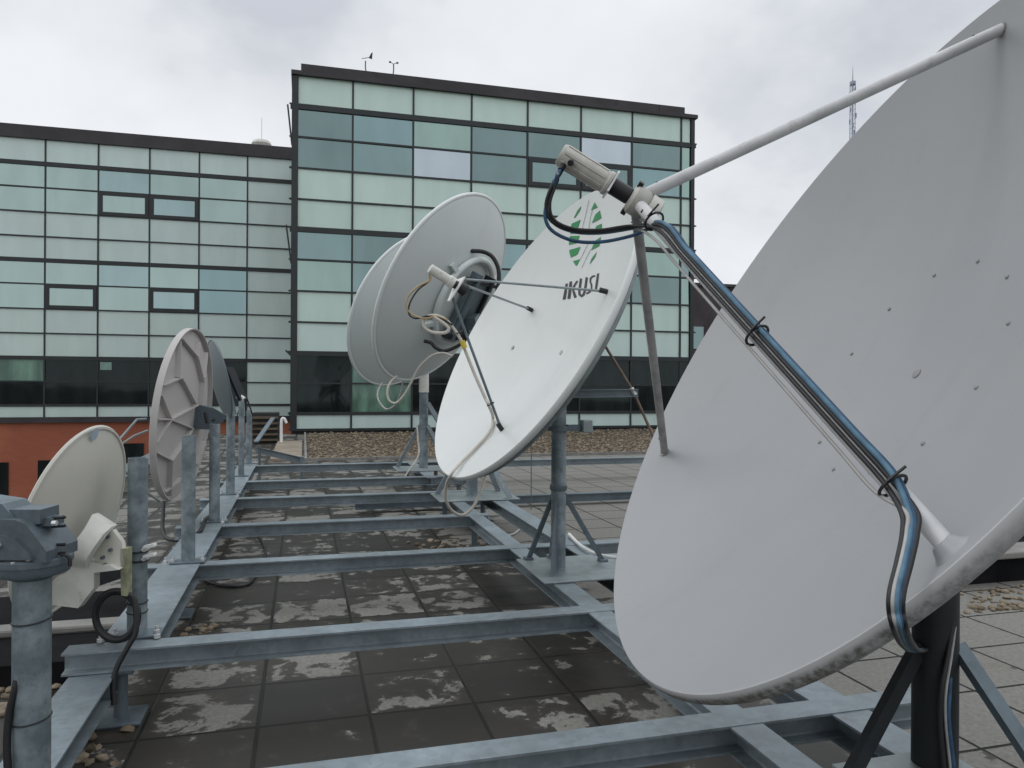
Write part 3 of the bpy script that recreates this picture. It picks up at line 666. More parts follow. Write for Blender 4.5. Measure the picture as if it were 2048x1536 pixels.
# cables of the large dish
u3 = (A.sfeet[2]-Fa); L3 = u3.length; u3.normalize()
tocam = lambda p: (CAM-p).normalized()
def along(t_, side, out):
    p = Fa+u3*(L3*t_); v = tocam(p); v = (v-u3*v.dot(u3)).normalized(); s2 = u3.cross(v).normalized()
    return p+v*out+s2*side
def loop_pts(pxs, deps): return [at_d(x, y, d) for (x, y), d in zip(pxs, deps)]
DF = depth_of(Fa)
tie1 = .135
def bundle(name, mat, r, start, loop, side, out, label, tail, sag=0):
    pts = [start[0], start[1], start[1]+(start[1]-start[0])*.8] + loop
    pts += [along(t_, side+sag*math.sin((t_-.15)*7), out) for t_ in (.15, .25, .36, .47, .58, .69, .79, .875)] + tail
    return cable(name, pts, r, mat, label, 'cable', None, 8, 'coaxial cables of the large dish')
lpd = DF-.03
def lp(dx, dy, d=0): return loop_pts([(1112+dx, 366+dy), (1097+dx, 410+dy), (1106+dx*.6, 444+dy), (1145, 463+dy*1.2), (1200, 466+dy*1.2), (1262, 457+dy)], [lpd+.01*i-d for i in range(6)])
def tail(px, dd=0):
    return [at_d(*q) for q in px]
T1 = [(1808, 1022, 1.375), (1811, 1065, 1.335), (1800, 1122, 1.285), (1786, 1180, 1.25), (1784, 1222, 1.245), (1794, 1262, 1.28), (1808, 1290, 1.6), (1826, 1302, 2.2), (1852, 1294, 2.5)]
def shift(T, dx, dz=0): return tail([(x+dx*(1-.35*i/len(T)), y, d+dz) for i, (x, y, d) in enumerate(T)])
bundle('coaxial_cable', M_BLACK, .0056, conn[0], lp(-5, -2, .01), -.006, .028, 'thick black cable looping from the big feed and along its strut', shift(T1, 24))
bundle('coaxial_cable', M_BLACK, .005, conn[1], lp(3, -5, .015), .008, .026, 'second black cable tied under the blue one on the big strut', shift(T1, -6))
bundle('coaxial_cable', M_BLUE, .0054, conn[1], lp(-7, 15, .005), -.018, .018, 'dark blue cable hanging lowest in the loop below the big feed', shift(T1, 16))
bundle('coaxial_cable', M_PALEBLUE, .0056, conn[0], lp(-1, 0, -.03), -.014, .034, 'pale blue cable lying uppermost on the lower feed strut', shift(T1, 9, -.004))
bundle('coaxial_cable', M_GREYC, .0042, conn[1], lp(1, -2, -.03), .032, .012, 'thin pale grey cable strung beside the lower feed strut', shift(T1, 2, -.004))
for t_ in (.115, .526, .886):
    p = along(t_, .004, .016); v = tocam(p); v = (v-u3*v.dot(u3)).normalized(); s2 = u3.cross(v)
    ring = [p-s2*.004+(v*math.cos(a_)*.0265+s2*math.sin(a_)*.029) for a_ in np.linspace(0, 2*math.pi, 20, endpoint=False)]
    o = MB().tube(ring, .0035, 6, False, True); o.tube([p+v*.03, p+v*.036+s2*-.045], .003, 5); tag(o.build('cable_tie', M_BLACK), {.115: 'black cable tie just below the big feed clamp', .526: 'black cable tie halfway down the cabled feed strut', .886: 'black cable tie near the dish rim where cables drop'}[t_], 'cable tie', 'black ties on the lower feed strut')
md = depth_of((mx_, my_, .9))-.02
for mat, dx, r_, lb, pts in ((M_BLACK, 0, .008, 'black cable running down beside the dark mast', [(1875, 1120, md+.1), (1898, 1165, md), (1906, 1225, md-.03), (1897, 1300, md-.05), (1884, 1370, md-.07), (1880, 1440, md-.07), (1888, 1540, md-.07), (1892, 1600, md-.07)]),
                         (M_GREYC, 5, .0045, 'pale grey cable running down beside the dark mast', [(1880, 1120, md+.1), (1904, 1170, md), (1911, 1235, md-.03), (1903, 1310, md-.05), (1892, 1380, md-.07), (1891, 1440, md-.07), (1901, 1540, md-.07), (1903, 1600, md-.07)]),
                         (M_BLUE, 9, .007, 'blue cable running down beside the dark mast', [(1872, 1100, md+.1), (1893, 1160, md+.03), (1903, 1240, md), (1902, 1310, md-.02), (1899, 1380, md-.05), (1897, 1440, md-.07), (1908, 1540, md-.07), (1912, 1600, md-.07)])):
    cable('mast_cable', tail(pts), r_, mat, lb, 'cable', None, 6, 'cables down the dark mast')

# ---------------------------------------------------------------- the dish with the green emblem
B = Dish((1.335, 4.53, 1.903), (-.873, -.121, .472), 2.06, .26)
rb_ = thing('satellite_dish', 'bright white dish with green striped emblem and black lettering', 'satellite dish', (1.58, 4.58, ZT))
B.shell('reflector', rb_, M_DISH_B, .018, .02, 'roll', M_DISH_B)
cx6 = lambda q: (1120+q[0]*.18223, 360+q[1]*.18223)
def decal(polys, name, mat):
    mb = MB()
    for poly in polys: 
        P_ = [B.hit(*cx6(q), .003) for q in poly]; mb.add(P_, [tuple(range(len(P_)))])
    return mb.build(name, mat, rb_, 0)
GP = [[(232, 285), (222, 330), (165, 412), (150, 416), (190, 335)], [(128, 478), (224, 436), (190, 540), (183, 585), (112, 590), (116, 520)], [(108, 615), (216, 612), (200, 650), (182, 690), (97, 712), (98, 655)],
      [(100, 768), (224, 733), (190, 815), (120, 850), (106, 810)], [(140, 890), (220, 868), (182, 940), (172, 938)],
      [(378, 245), (412, 300), (338, 332)], [(436, 333), (453, 418), (348, 472), (385, 380)], [(456, 478), (457, 548), (368, 578), (398, 505)], [(447, 625), (431, 722), (340, 768), (385, 665)], [(402, 786), (386, 840), (322, 928), (345, 862)]]
decal(GP[:5], 'emblem_half', M_GREEN); decal(GP[5:], 'emblem_half', M_GREEN)
def stroke(pl, wd):
    o = []
    for (x0, y0), (x1, y1) in zip(pl[:-1], pl[1:]):
        L = math.hypot(x1-x0, y1-y0); nx, ny = -(y1-y0)/L*wd/2, (x1-x0)/L*wd/2; ex, ey = (x1-x0)/L*wd*.25, (y1-y0)/L*wd*.25
        o.append([(x0-ex+nx, y0-ey+ny), (x1+ex+nx, y1+ey+ny), (x1+ex-nx, y1+ey-ny), (x0-ex-nx, y0-ey-ny)])
    return o
decal(stroke([(316, 222), (284, 370), (250, 500), (240, 590)], 3.5)+stroke([(310, 690), (262, 790), (222, 868)], 3.5)+stroke([(356, 320), (330, 430), (316, 540)], 3.5)+stroke([(338, 755), (285, 862), (236, 965)], 3.5), 'emblem_line', plain('grey_line_paint', (.16, .20, .17), .6))
tx = [[(60, 1140), (85, 1134), (60, 1310), (28, 1312)], [(104, 1114), (131, 1112), (112, 1302), (80, 1304)], [(176, 1108), (200, 1104), (140, 1205), (120, 1200)], [(128, 1196), (146, 1184), (182, 1284), (154, 1294)], [(405, 1028), (427, 1022), (402, 1204), (379, 1206)]]
tx += stroke([(228, 1086), (210, 1215), (213, 1255), (234, 1273), (257, 1256), (274, 1200), (291, 1072)], 24) + stroke([(380, 1052), (354, 1057), (332, 1082), (331, 1114), (343, 1148), (345, 1190), (326, 1226), (290, 1244)], 17)
decal(tx, 'lettering', M_TEXT)
Fb = B.P(0, 0, .77)
for ang, r_ in ((31, .592), (151, .588), (-88, .635)):
    P_ = B.pol(r_, ang); nn = (B.M.to_3x3() @ Vector((-(B.Mi @ P_).x/2/B.f, -(B.Mi @ P_).y/2/B.f, 1)).normalized())
    a0 = Fb+(B.P(math.cos(rad(ang))*.07, math.sin(rad(ang))*.07, .77)-Fb)
    MB().tube([a0, P_+nn*.01], .0075 if ang != -88 else .0085, 10).build('strut', M_STEEL_L if ang != -88 else M_STEEL_D, rb_)
    MB().tube([P_+nn*.002, P_+nn*.03+(a0-P_).normalized()*.02], .016, 8).build('strut_foot', M_BLACK, rb_)
MB().prism([(-.085, .05), (.085, .05), (.02, -.11), (-.02, -.11)], .765, .773, B.M).build('feed_plate', M_WHITE, rb_, 0)
MB().lathe([(.0, .70), (.034, .70), (.04, .71), (.03, .765), (.026, .775), (.026, .80), (.0, .80)], B.M, 18).build('feed_throat', M_BLACK, rb_)
MB().lathe([(0, .795), (.036, .795), (.036, .83), (.03, .835), (.03, .96), (.025, .965), (0, .966)], B.M, 18).build('lnb', M_CREAM, rb_)
for px, py in ((1025, 695), (1122, 705)):
    p = B.hit(px, py, .002); MB().lathe([(.016, .0), (.016, .003), (0, .004)], frame_of(p, B.n), 8).build('plug', plain('worn_plug', (.40, .42, .40), .7), rb_)
# mast and tripod
bx, by = 1.585, 4.585
MB().tube([(bx, by, ZT+.012), (bx, by, 1.5)], .0475, 24).build('mast', M_PIPE, rb_)
MB().lathe([(.052, .87), (.056, .88), (.056, .905), (.049, .91)], Matrix.Translation((bx, by, 0)), 24).build('collar', M_STEEL_D, rb_)
MB().bevel_box(1.41, 2.2, 4.33, 4.96, ZT, ZT+.012, .004).build('base_plate', M_STEEL_L, rb_, 0)
for fx, fy in ((1.49, 4.93), (1.965, 4.76), (1.66, 4.95)):
    d_ = Vector((fx-bx, fy-by, 0)).normalized(); MB().bar(Vector((bx, by, .84))+d_*.05, Vector((fx, fy, ZT+.014)), .03, .018, Vector((0, 1, 0))).build('leg', M_STEEL_D, rb_, 0)
    MB().bevel_box(fx-.03, fx+.03, fy-.03, fy+.03, ZT+.012, ZT+.03, .004).build('leg_foot', M_STEEL_D, rb_, 0)
d_ = Vector((-.55, -.83, 0)).normalized(); sd_ = Vector((d_.y, -d_.x, 0))
MB().add([Vector((bx, by, 0))+d_*.045+Vector((0, 0, .86))+sd_*s for s in (-.006, .006)]+[Vector((bx, by, 0))+d_*.17+Vector((0, 0, ZT+.012))+sd_*s for s in (-.006, .006)]+[Vector((bx, by, 0))+d_*.04+Vector((0, 0, ZT+.012))+sd_*s for s in (-.006, .006)], [(0, 2, 4), (1, 5, 3), (0, 1, 3, 2), (2, 3, 5, 4), (0, 4, 5, 1)]).build('gusset', M_STEEL_D, rb_, 0)
cz = at_d(1130, 855, depth_of((bx, by, 1.3))).z
MB().lathe([(.049, cz-.02), (.075, cz-.02), (.075, cz+.012), (.049, cz+.012)], Matrix.Translation((bx, by, 0)), 20).box(bx+.04, bx+.19, by-.06, by-.02, cz-.02, cz+.02).build('azimuth_clamp', M_STEEL_D, rb_, 30)
MB().bevel_box(bx+.13, bx+.2, by-.09, by-.0, cz-.03, cz+.05, .006).build('clamp_block', M_STEEL_L, rb_, 0)
a_, b_ = at_d(1122, 780, 4.84), at_d(1276, 778, 4.80)
MB().channel(a_, b_, .05, .04, .005).build('bracket_arm', M_STEEL, rb_, 0)
MB().tube([at_d(1208, 688, 4.86), at_d(1266, 782, 4.82), at_d(1308, 876, 4.78)], .009, 8).build('elevation_rod', plain('rusty_rod', (.17, .12, .09), .7, .3, 20), rb_)
MB().lathe([(.02, -.02), (.34, .010), (.36, -.02), (.36, -.06), (.30, -.07), (0, -.07)], B.M, 40).build('back_ring', M_STEEL_D, rb_)
MB().bar(B.P(0, .34, -.07), B.P(0, -.36, -.07), .12, .08, B.n).bar(Vector((bx, by, 1.46)), B.P(0, -.1, -.09), .09, .1).build('elevation_bracket', M_STEEL_D, rb_, 0)

rr_ = [B.P((B.D/2-.045)*math.cos(rad(a0)), (B.D/2-.045)*math.sin(rad(a0)), (B.D/2-.045)**2/4/B.f-.045) for a0 in range(0, 360, 4)]
MB().tube(rr_, .02, 8, False, True).build('back_stiffener', M_STEEL_L, rb_)
p = at_d(1208, 690, 4.86)
MB().bar(p+Vector((.01, 0, .01)), p+Vector((-.16, .02, .05)), .05, .05).tube([p+Vector((-.01, -.04, 0)), p+Vector((-.01, .04, 0))], .012, 8).build('rod_lug', M_STEEL_D, rb_, 0)
MB().tube([at_d(1262, 776, 4.79), at_d(1270, 790, 4.79)], .016, 8).build('rod_nut', M_ZINC, rb_)
# cables of the emblem dish
DB = depth_of(Fb)
lnbend = B.P(.0, -.03, .95)
def PX(l, d0, d1=None): n_ = len(l); return [at_d(x, y, d0+((d1 if d1 is not None else d0)-d0)*i/(n_-1)) for i, (x, y) in enumerate(l)]
cable('lnb_cable', [lnbend]+PX([(860, 560), (838, 572), (818, 590), (812, 612), (826, 630), (852, 637), (872, 632), (895, 640)], DB-.06, DB-.02), .006, M_TAN, 'tan cable curling from the feed of the emblem dish', 'cable', None, 8, 'cables at the emblem dish feed')
cable('lnb_cable', [lnbend]+PX([(858, 562), (836, 580), (820, 606), (818, 628), (832, 637), (856, 632), (880, 636), (905, 650)], DB-.05, DB-.02), .005, M_BLACK, 'thin black cable curling beside the tan one', 'cable', None, 8, 'cables at the emblem dish feed')
cable('loop_cable', PX([(868, 634), (885, 645), (897, 656), (893, 664), (880, 666), (864, 664), (850, 656), (847, 644), (854, 634), (872, 631), (892, 640), (908, 658), (922, 680), (930, 700), (950, 750), (970, 795), (978, 812)], DB-.04, DB+.02)+[B.hit(986, 835, .03), B.hit(980, 862, .02), B.hit(955, 892, .015), B.hit(925, 922, .02)]+PX([(905, 945), (893, 970), (892, 1000), (905, 1022), (925, 1030), (945, 1015), (960, 985), (972, 950)], depth_of(B.hit(909, 950))-.03, depth_of(B.hit(909, 950))+.5), .010, M_CREAMC, 'thick cream cable coiled at the emblem dish feed and drooping under its rim')
for px, py in ((919, 664), (981, 808)):
    p = at_d(px, py, DB); pp = at_d(px+8, py+16, DB+.01); u = (pp-p).normalized(); q = u.cross(tocam(p)).normalized(); r2 = q.cross(u)
    tag(MB().tube([p+(q*math.cos(a0)+r2*math.sin(a0))*.022 for a0 in np.linspace(0, 6.283, 14, endpoint=False)], .0035, 6, False, True).build('cable_tie', M_BLACK), {919: 'black tie at the top of the emblem dish strut', 981: 'black tie near the foot of the emblem dish strut'}[px], 'cable tie')
p, pp = at_d(924, 682, DB-.02), at_d(930, 696, DB-.02); tag(MB().tube([p, pp], .017, 8).build('cable_tape', M_YELLOW), 'band of yellow tape round the cream cable', 'tape')

# ---------------------------------------------------------------- two grey dishes seen from behind
def back_dish(D_, rootloc, label, mast, topz, detail):
    r = thing('satellite_dish', label, 'satellite dish', rootloc, 'pale grey dishes turned away')
    D_.shell('reflector', r, M_DISH_G, .02, .022, 'flange')
    s_r = [D_.P(D_.D/2*math.cos(rad(a0))*1.008, D_.D/2*math.sin(rad(a0))*1.008, D_.d-.004) for a0 in range(0, 360, 3)]
    MB().tube(s_r, .021, 10, False, True).build('rim', M_RIM, r)
    x, y = mast
    MB().tube([(x, y, ZT+.012), (x, y, topz)], .062, 24).build('mast', M_PIPE, r)
    MB().bevel_box(x-.4, x+.45, y-.3, y+.3, ZT, ZT+.012, .004).build('base_plate', M_STEEL_L, r, 0)
    for dx, dy in ((.36, -.24), (.36, .26), (-.34, .2)): MB().bar((x+dx*.15, y+dy*.15, .95), (x+dx, y+dy, ZT+.012), .05, .03, Vector((0, 1, 0))).build('leg', M_STEEL, r, 0)
    k = D_.D/2.1
    ring = [D_.P(.47*k*math.cos(rad(a0)), .47*k*math.sin(rad(a0)), -.01) for a0 in range(0, 360, 8)]
    MB().tube(ring, .035, 10, False, True).build('back_ring', M_DISH_G, r)
    for a0 in (35, 145, 215, 325):
        p0 = D_.P(.45*k*math.cos(rad(a0)), .45*k*math.sin(rad(a0)), -.02); p1 = D_.P(.58*k*math.cos(rad(a0)), .58*k*math.sin(rad(a0)), (.58*k)**2/4/D_.f-.05)
        MB().bar(p0, p1, .05, .05, D_.n).build('lug', M_DISH_G, r, 0)
    for s in (-1, 1): MB().bar(D_.P(s*.15, .34*k, -.10), D_.P(s*.15, -.40*k, -.10), .05, .12, D_.n).build('mount_channel', M_STEEL_D if s > 0 else M_DARKPIPE, r, 0)
    MB().box(-.2, .2, -.34*k, .30*k, -.12, -.105, D_.M).build('mount_plate', M_STEEL_D, r, 0)
    MB().bar(D_.P(-.32, .26*k, -.12), D_.P(.34, .26*k, -.12), .035, .05, D_.n).bar(D_.P(-.3, -.36*k, -.12), D_.P(.3, -.36*k, -.12), .05, .05, D_.n).build('cross_bar', M_DARKPIPE, r, 0)
    MB().bar(D_.P(0, -.1, -.15), Vector((x, y, topz-.1)), .14, .14).build('yoke', M_STEEL_D, r, 0)
    return r
Cd = Dish((1.452, 8.03, 2.555), (-.676, .575, .461), 2.14, .28)
rc = back_dish(Cd, (1.74, 7.85, ZT), 'pale grey dish seen from behind with ring mount and cables', (1.74, 7.86), 2.25, 1)
Dd = Dish((1.443, 10.59, 2.561), (-.621, .661, .421), 2.25, .29)
rd = back_dish(Dd, (1.65, 10.6, ZT), 'farther pale grey dish half hidden behind another on a mottled mast', (1.64, 10.58), 2.3, 0)
MB().tube([(1.64, 10.58, 1.42), (1.64, 10.58, 1.75)], .07, 20).build('sleeve', M_CREAM, rd)
MB().bar(at_d(855, 806, 10.5), at_d(900, 880, 10.6), .09, .06).build('side_brace', M_STEEL, rd, 0)
DC = depth_of(Cd.V)-.25
cable('hose', PX([(925, 503), (945, 502), (968, 504), (985, 514), (996, 535), (998, 560), (994, 585)], DC, DC), .022, M_BLACK, 'black hose arching over the back of the grey dish', 'hose')
cable('hose', PX([(848, 682), (862, 686), (872, 696), (890, 702), (915, 692), (930, 680)], DC, DC), .018, M_BLACK, 'black hose sagging under the ring mount of the grey dish', 'hose')
cable('hanging_cable', PX([(905, 712), (885, 706), (862, 712), (838, 735), (822, 765), (808, 790), (792, 806), (778, 800), (775, 780), (783, 762), (795, 752)], DC-.2, DC), .012, M_CREAMC, 'cream cable drooping in a hook below the nearer grey dish', 'cable', None, 8, 'cables hanging from the grey dishes')
cable('hanging_cable', PX([(806, 757), (802, 785), (790, 810), (772, 818), (757, 800), (756, 782), (764, 766)], DC+1.6, DC+2.2), .012, M_GREYC, 'thin grey cable loop below the farther grey dish', 'cable', None, 8, 'cables hanging from the grey dishes')
cable('hanging_cable', PX([(834, 850), (836, 880), (838, 905), (830, 925), (815, 945), (808, 958)], 10.4, 10.2), .012, M_CREAMC, 'cream cable clipped down the far mottled mast', 'cable', None, 8, 'cables hanging from the grey dishes')

# ---------------------------------------------------------------- ribbed dish
Ed = Dish((-1.025, 7.077, 1.272), (-.985, .150, .092), 1.49, .085)
re_ = thing('satellite_dish', 'pinkish grey dish with moulded ribs on its back', 'satellite dish', (-.8, 7.0, 1.25))
Ed.shell('reflector', re_, M_DISH_E, .012, .055, 'skirt')
e_ = lambda x, y: (x*.3418, 620+y*.3418)
segs = [((995, 640), (1150, 555)), ((995, 640), (1120, 692)), ((995, 640), (888, 640)), ((995, 640), (885, 790)), ((995, 640), (920, 488)), ((928, 428), (1055, 395)), ((1055, 395), (1140, 550)), ((882, 852), (1000, 880)), ((1000, 880), (1068, 785)), ((1068, 785), (1120, 695)),
        ((945, 1092), (1060, 985)), ((1060, 168), (1150, 275)), ((1150, 275), (1185, 420)), ((1045, 175), (1040, 395)), ((1160, 190), (1152, 290)), ((1185, 420), (1175, 560)), ((1195, 770), (1150, 905)), ((1000, 880), (990, 1085)), ((1205, 250), (1190, 400))]
for a0, b0 in segs:
    rm = MB()
    la, lb2 = [Ed.Mi @ Ed.hit(*e_(*q), -.035) for q in (a0, b0)]
    for q in (la, lb2):
        rq = math.hypot(q.x, q.y)
        if rq > .725: q.x *= .725/rq; q.y *= .725/rq
    d2 = Vector((lb2.x-la.x, lb2.y-la.y, 0)); nrm = Vector((-d2.y, d2.x, 0)).normalized()*.009
    vs = []
    for q in (la, lb2):
        zs_ = (q.x**2+q.y**2)/4/Ed.f-.011; zo = zs_-.045
        for z_, k_ in ((zs_, 1), (zo, .6)):
            for s in (-1, 1): vs.append(Ed.M @ Vector((q.x+nrm.x*s*k_, q.y+nrm.y*s*k_, z_)))
    rm.add(vs, [(0, 2, 6, 4), (1, 5, 7, 3), (2, 3, 7, 6), (0, 1, 3, 2), (4, 6, 7, 5), (0, 4, 5, 1)])
    rm.build('rib', M_DISH_E, re_, 30)
eb = [at_d(*(e_(x, y)), 6.62) for x, y in ((1125, 590), (1150, 552), (1250, 575), (1330, 620), (1300, 660), (1220, 700), (1130, 695))]
mb = MB(); dv = Vector((-.045, .32, 0)); mb.add(eb+[p+dv for p in eb], [tuple(range(7)), tuple(range(13, 6, -1))]+[(i, (i+1) % 7, 7+(i+1) % 7, 7+i) for i in range(7)]); mb.build('mount_bracket', M_CAST, re_, 30)
sl = MB()
for p_, q_ in (((1200, 600), (1212, 660)), ((1245, 640), (1252, 646))): sl.tube([at_d(*e_(*p_), 6.615), at_d(*e_(*q_), 6.615)], .014, 6)
sl.build('bracket_slot', M_BLACK, re_)
Le = at_d(214, 908, 6.55)
for a0, b0, r_ in (((292, 838), (274, 839), .011), ((296, 861), (268, 872), .011), ((320, 1003), (294, 985), .011)):
    p0 = at_d(*a0, 6.95); MB().tube([p0, at_d(*b0, 6.85), Le], r_, 8).build('feed_arm', M_STEEL_L, re_)
MB().tube([Le+Vector((-.06, 0, -.03)), Le+Vector((.07, 0, .03))], .035, 12).build('lnb', M_CREAM, re_)
cable('ground_cable', PX([(327, 1003), (326, 1030), (325, 1055), (330, 1073), (345, 1080), (375, 1078)], 6.75, 6.2)+[at_z(400, 1062, .36), at_z(410, 1040, .36), at_z(425, 1030, .36)], .017, M_BLACK, 'black cable dropping from the ribbed dish to the rail')

# ---------------------------------------------------------------- cream dish on the nearest post
Fd = Dish((-1.035, 3.945, .904), (-.947, .212, .241), .87, .07)
rf = thing('satellite_dish', 'cream enamelled dish seen from behind, clamped to the nearest post', 'satellite dish', (-.80, 3.93, .85))
Fd.shell('reflector', rf, M_DISH_F, .006, .016, 'flange')
c0 = lambda x, y: (x*.15625, 960+y*.15625)
FB = 3.35
def arcplate(pts_px, dep, th, name, mat):
    P_ = [at_d(*c0(*q), dep) for q in pts_px]; v = FWD*th; n_ = len(P_)
    return MB().add(P_+[p+v for p in P_], [tuple(range(n_)), tuple(range(2*n_-1, n_-1, -1))]+[(i, (i+1) % n_, n_+(i+1) % n_, n_+i) for i in range(n_)]).build(name, mat, rf, 40)
# saddle: curved cream band bent between dish and post
def band(pa, pb, da, db, name, mat, thick=.008):
    a1, b1 = spline([at_d(*c0(*q), d) for q, d in zip(pa, da)], 6), spline([at_d(*c0(*q), d) for q, d in zip(pb, db)], 6); n_ = len(a1); vs = []; fs = []
    for p, q in zip(a1, b1):
        nn = (q-p).cross(Vector((0, 0, 1))).normalized()*thick
        vs += [p, q, q+FWD*thick, p+FWD*thick]
    for i in range(n_-1):
        o = i*4
        for k in range(4): fs.append((o+k, o+(k+1) % 4, o+4+(k+1) % 4, o+4+k))
    fs += [(0, 1, 2, 3), (n_*4-4, n_*4-1, n_*4-2, n_*4-3)]
    return MB().add(vs, fs).build(name, mat, rf, 50)
band([(1180, 440), (1080, 620), (960, 790), (890, 980), (880, 1100)], [(1430, 600), (1330, 690), (1210, 850), (1110, 1010), (1090, 1120)], [3.42, 3.36, 3.32, 3.32, 3.36], [3.40, 3.34, 3.30, 3.30, 3.34], 'elevation_saddle', M_CREAM, .05)
arcplate([(880, 1000), (1100, 1060), (1280, 1100), (1400, 1090), (1520, 1150), (1200, 1190), (1200, 1380), (1000, 1640), (640, 1600), (640, 1330), (720, 1240), (860, 1180)], 3.36, .05, 'mount_body', M_CREAM)
arcplate([(1290, 720), (1440, 640), (1560, 800), (1590, 1080), (1500, 1140), (1290, 1090), (1180, 980), (1190, 860)], 3.40, .03, 'side_plate', M_DISH_F)
arcplate([(1535, 880), (1620, 880), (1620, 1490), (1550, 1480)], 3.40, .05, 'clamp_plate', plain('mossy_cream', (.24, .245, .15), .8, .3, 20))
for y0, x0 in ((1000, 1300), (1090, 1330), (900, 1400), (730, 1370)):
    p = at_d(*c0(x0, y0), 3.385); MB().tube([p, p+FWD*.02], .008, 8).build('screw', M_STEEL_D, rf)
for yy in (945, 1065):
    p0 = at_d(*c0(1600, yy), 3.52); z_ = p0.z
    ring = [Vector((-.757+.048*math.cos(a0), 3.93+.048*math.sin(a0), z_)) for a0 in np.linspace(-2.6, .6, 14)]
    MB().tube([p0]+ring, .005, 6).build('pipe_clamp', M_DARKPIPE, rf)
    q = at_d(*c0(1830, yy-45), 3.56); MB().tube([q, at_d(*c0(1890, yy-75), 3.55)], .010, 8).bar(at_d(*c0(1850, yy-90), 3.55), at_d(*c0(1985, yy-120), 3.55), .035, .012).build('wing_nut', M_WHITE, rf, 30)
p = Fd.hit(186, 868, 0); 
MB().lathe([(.0, -.012), (.03, -.0125), (.0, -.013)], Fd.M @ Matrix.Translation(Vector((*(Fd.Mi @ Fd.plane_hit(187, 868, .05)).xy, .055))), 16).build('sticker', plain('faded_blue_sticker', (.36, .44, .52), .6), rf)
arcplate([(1200, 1170), (1530, 1150), (1530, 1270), (1220, 1370)], 3.55, .12, 'junction_box', plain('dark_grey_box', (.07, .075, .085), .6))

# ---------------------------------------------------------------- small dark dish on the rail
Gd = Dish((-.862, 8.62, 1.58), (.925, .275, .21), .84, .06)
rg = thing('satellite_dish', 'small dark grey dish seen edge on behind the ribbed one', 'satellite dish', (-.75, 8.6, 1.25))
Gd.shell('reflector', rg, M_DISH_K, .008, .012, 'flange')
p0 = at_d(462, 815, 8.5)
MB().bar(at_d(447, 765, 8.55), at_d(462, 830, 8.5), .10, .08).build('mount', M_CAST, rg, 0)
MB().bar(at_d(458, 735, 8.35), at_d(486, 800, 8.3), .13, .03).build('feed_arm', M_DARKPIPE, rg, 0)
MB().tube([at_d(475, 791, 8.3), at_d(487, 800, 8.3)], .035, 10).build('lnb', M_WHITE, rg)
st = thing('wire_stand', 'small dark wire tripod on top of the rear posts', 'stand', tuple(at_d(490, 830, 10.2)))
for b0 in ((474, 832), (492, 845), (506, 832)): MB().tube([at_d(490, 785, 10.2), at_d(*b0, 10.1 if b0[0] < 490 else 10.3)], .010, 6).build('leg', M_BLACK, st)
MB().tube([at_d(480, 812, 10.2), at_d(500, 812, 10.2)], .008, 6).build('crosspiece', M_BLACK, st)

# ---------------------------------------------------------------- thick pipe with a cast mount head
pp_ = thing('mount_pipe', 'thick mottled pipe with a cast grey mount head and U bolts', 'mount', (-.84, 2.77, .236))
PXc, PYc = -.845, 2.77
MB().tube([(PXc, PYc, .236), (PXc, PYc, 1.02)], .0555, 28).build('pipe', M_PIPE, pp_)
for z_ in (.78, .46):
    MB().tube([(PXc+.0565*math.cos(a0), PYc+.0565*math.sin(a0), z_+.006*math.sin(a0*1.0+1)) for a0 in np.linspace(0, 6.283, 28, endpoint=False)], .003, 6, False, True).build('strap', M_BLACK, pp_)
dP = depth_of((PXc, PYc, 1.0))
hd = MB(); Mp = Matrix.Translation((PXc, PYc, 0))
hd.lathe([(.058, .915), (.066, .92), (.108, .935), (.112, .945), (.112, .965), (.118, .967), (.118, .985), (.10, .99), (0, .99)], Mp, 32); hd.build('turntable', M_CAST, pp_)
hood = [(-.30, .985), (.098, .985), (.098, 1.03), (.035, 1.14), (.0, 1.16), (-.30, 1.17)]
Mh = Matrix.Translation((PXc, PYc, 0)) @ Matrix.Rotation(-YAW, 4, 'Z') @ Matrix.Rotation(rad(90), 4, 'X') @ Matrix.Translation((0, .985, 0)) @ Matrix.Diagonal((1, .76, 1, 1)) @ Matrix.Translation((0, -.985, 0))
MB().prism(hood, -.085, .085, Mh).build('casting', M_CAST, pp_, 30)
MB().prism([(-.28, 1.0), (.06, 1.0), (.05, 1.03), (.0, 1.085), (-.03, 1.10), (-.28, 1.11)], .085, .10, Mh).build('casting_panel', M_CAST, pp_, 30)
MB().prism([(-.06, 1.12), (.056, 1.135), (.056, 1.195), (-.06, 1.195)], -.05, .05, Mh).build('clamp_box', M_CAST, pp_, 0)
MB().prism([(-.30, 1.16), (-.02, 1.16), (-.06, 1.22), (-.30, 1.265)], -.06, .06, Mh).build('upper_casting', M_STEEL_D, pp_, 0)
MB().prism([(.035, 1.12), (.085, 1.122), (.085, 1.155), (.045, 1.158)], -.03, .03, Mh).build('bolt_block', M_CAST, pp_, 0)
for z_ in (1.02, 1.135):
    for dy in (-.018, .018):
        MB().tube([Mh @ Vector((.075, z_+dy, .02)), Mh @ Vector((.118, z_+dy+.004, .02))], .005, 8).build('u_bolt', M_DARKPIPE, pp_)
    MB().tube([Mh @ Vector((.083, z_, .03)), Mh @ Vector((.097, z_, .03))], .009, 6).build('nut', M_ZINC, pp_)
MB().tube([Mh @ Vector((-.045, 1.06, .10)), Mh @ Vector((-.045, 1.06, .11))], .013, 6).build('pivot_bolt', M_ZINC, pp_)
for k in range(5): MB().tube([Mh @ Vector((-.07+k*.035, .972+k*.006, .112-.02*abs(k-1.5))), Mh @ Vector((-.06+k*.035, .975+k*.006, .118-.02*abs(k-1.5)))], .006, 6).build('ring_bolt', M_ZINC, pp_)
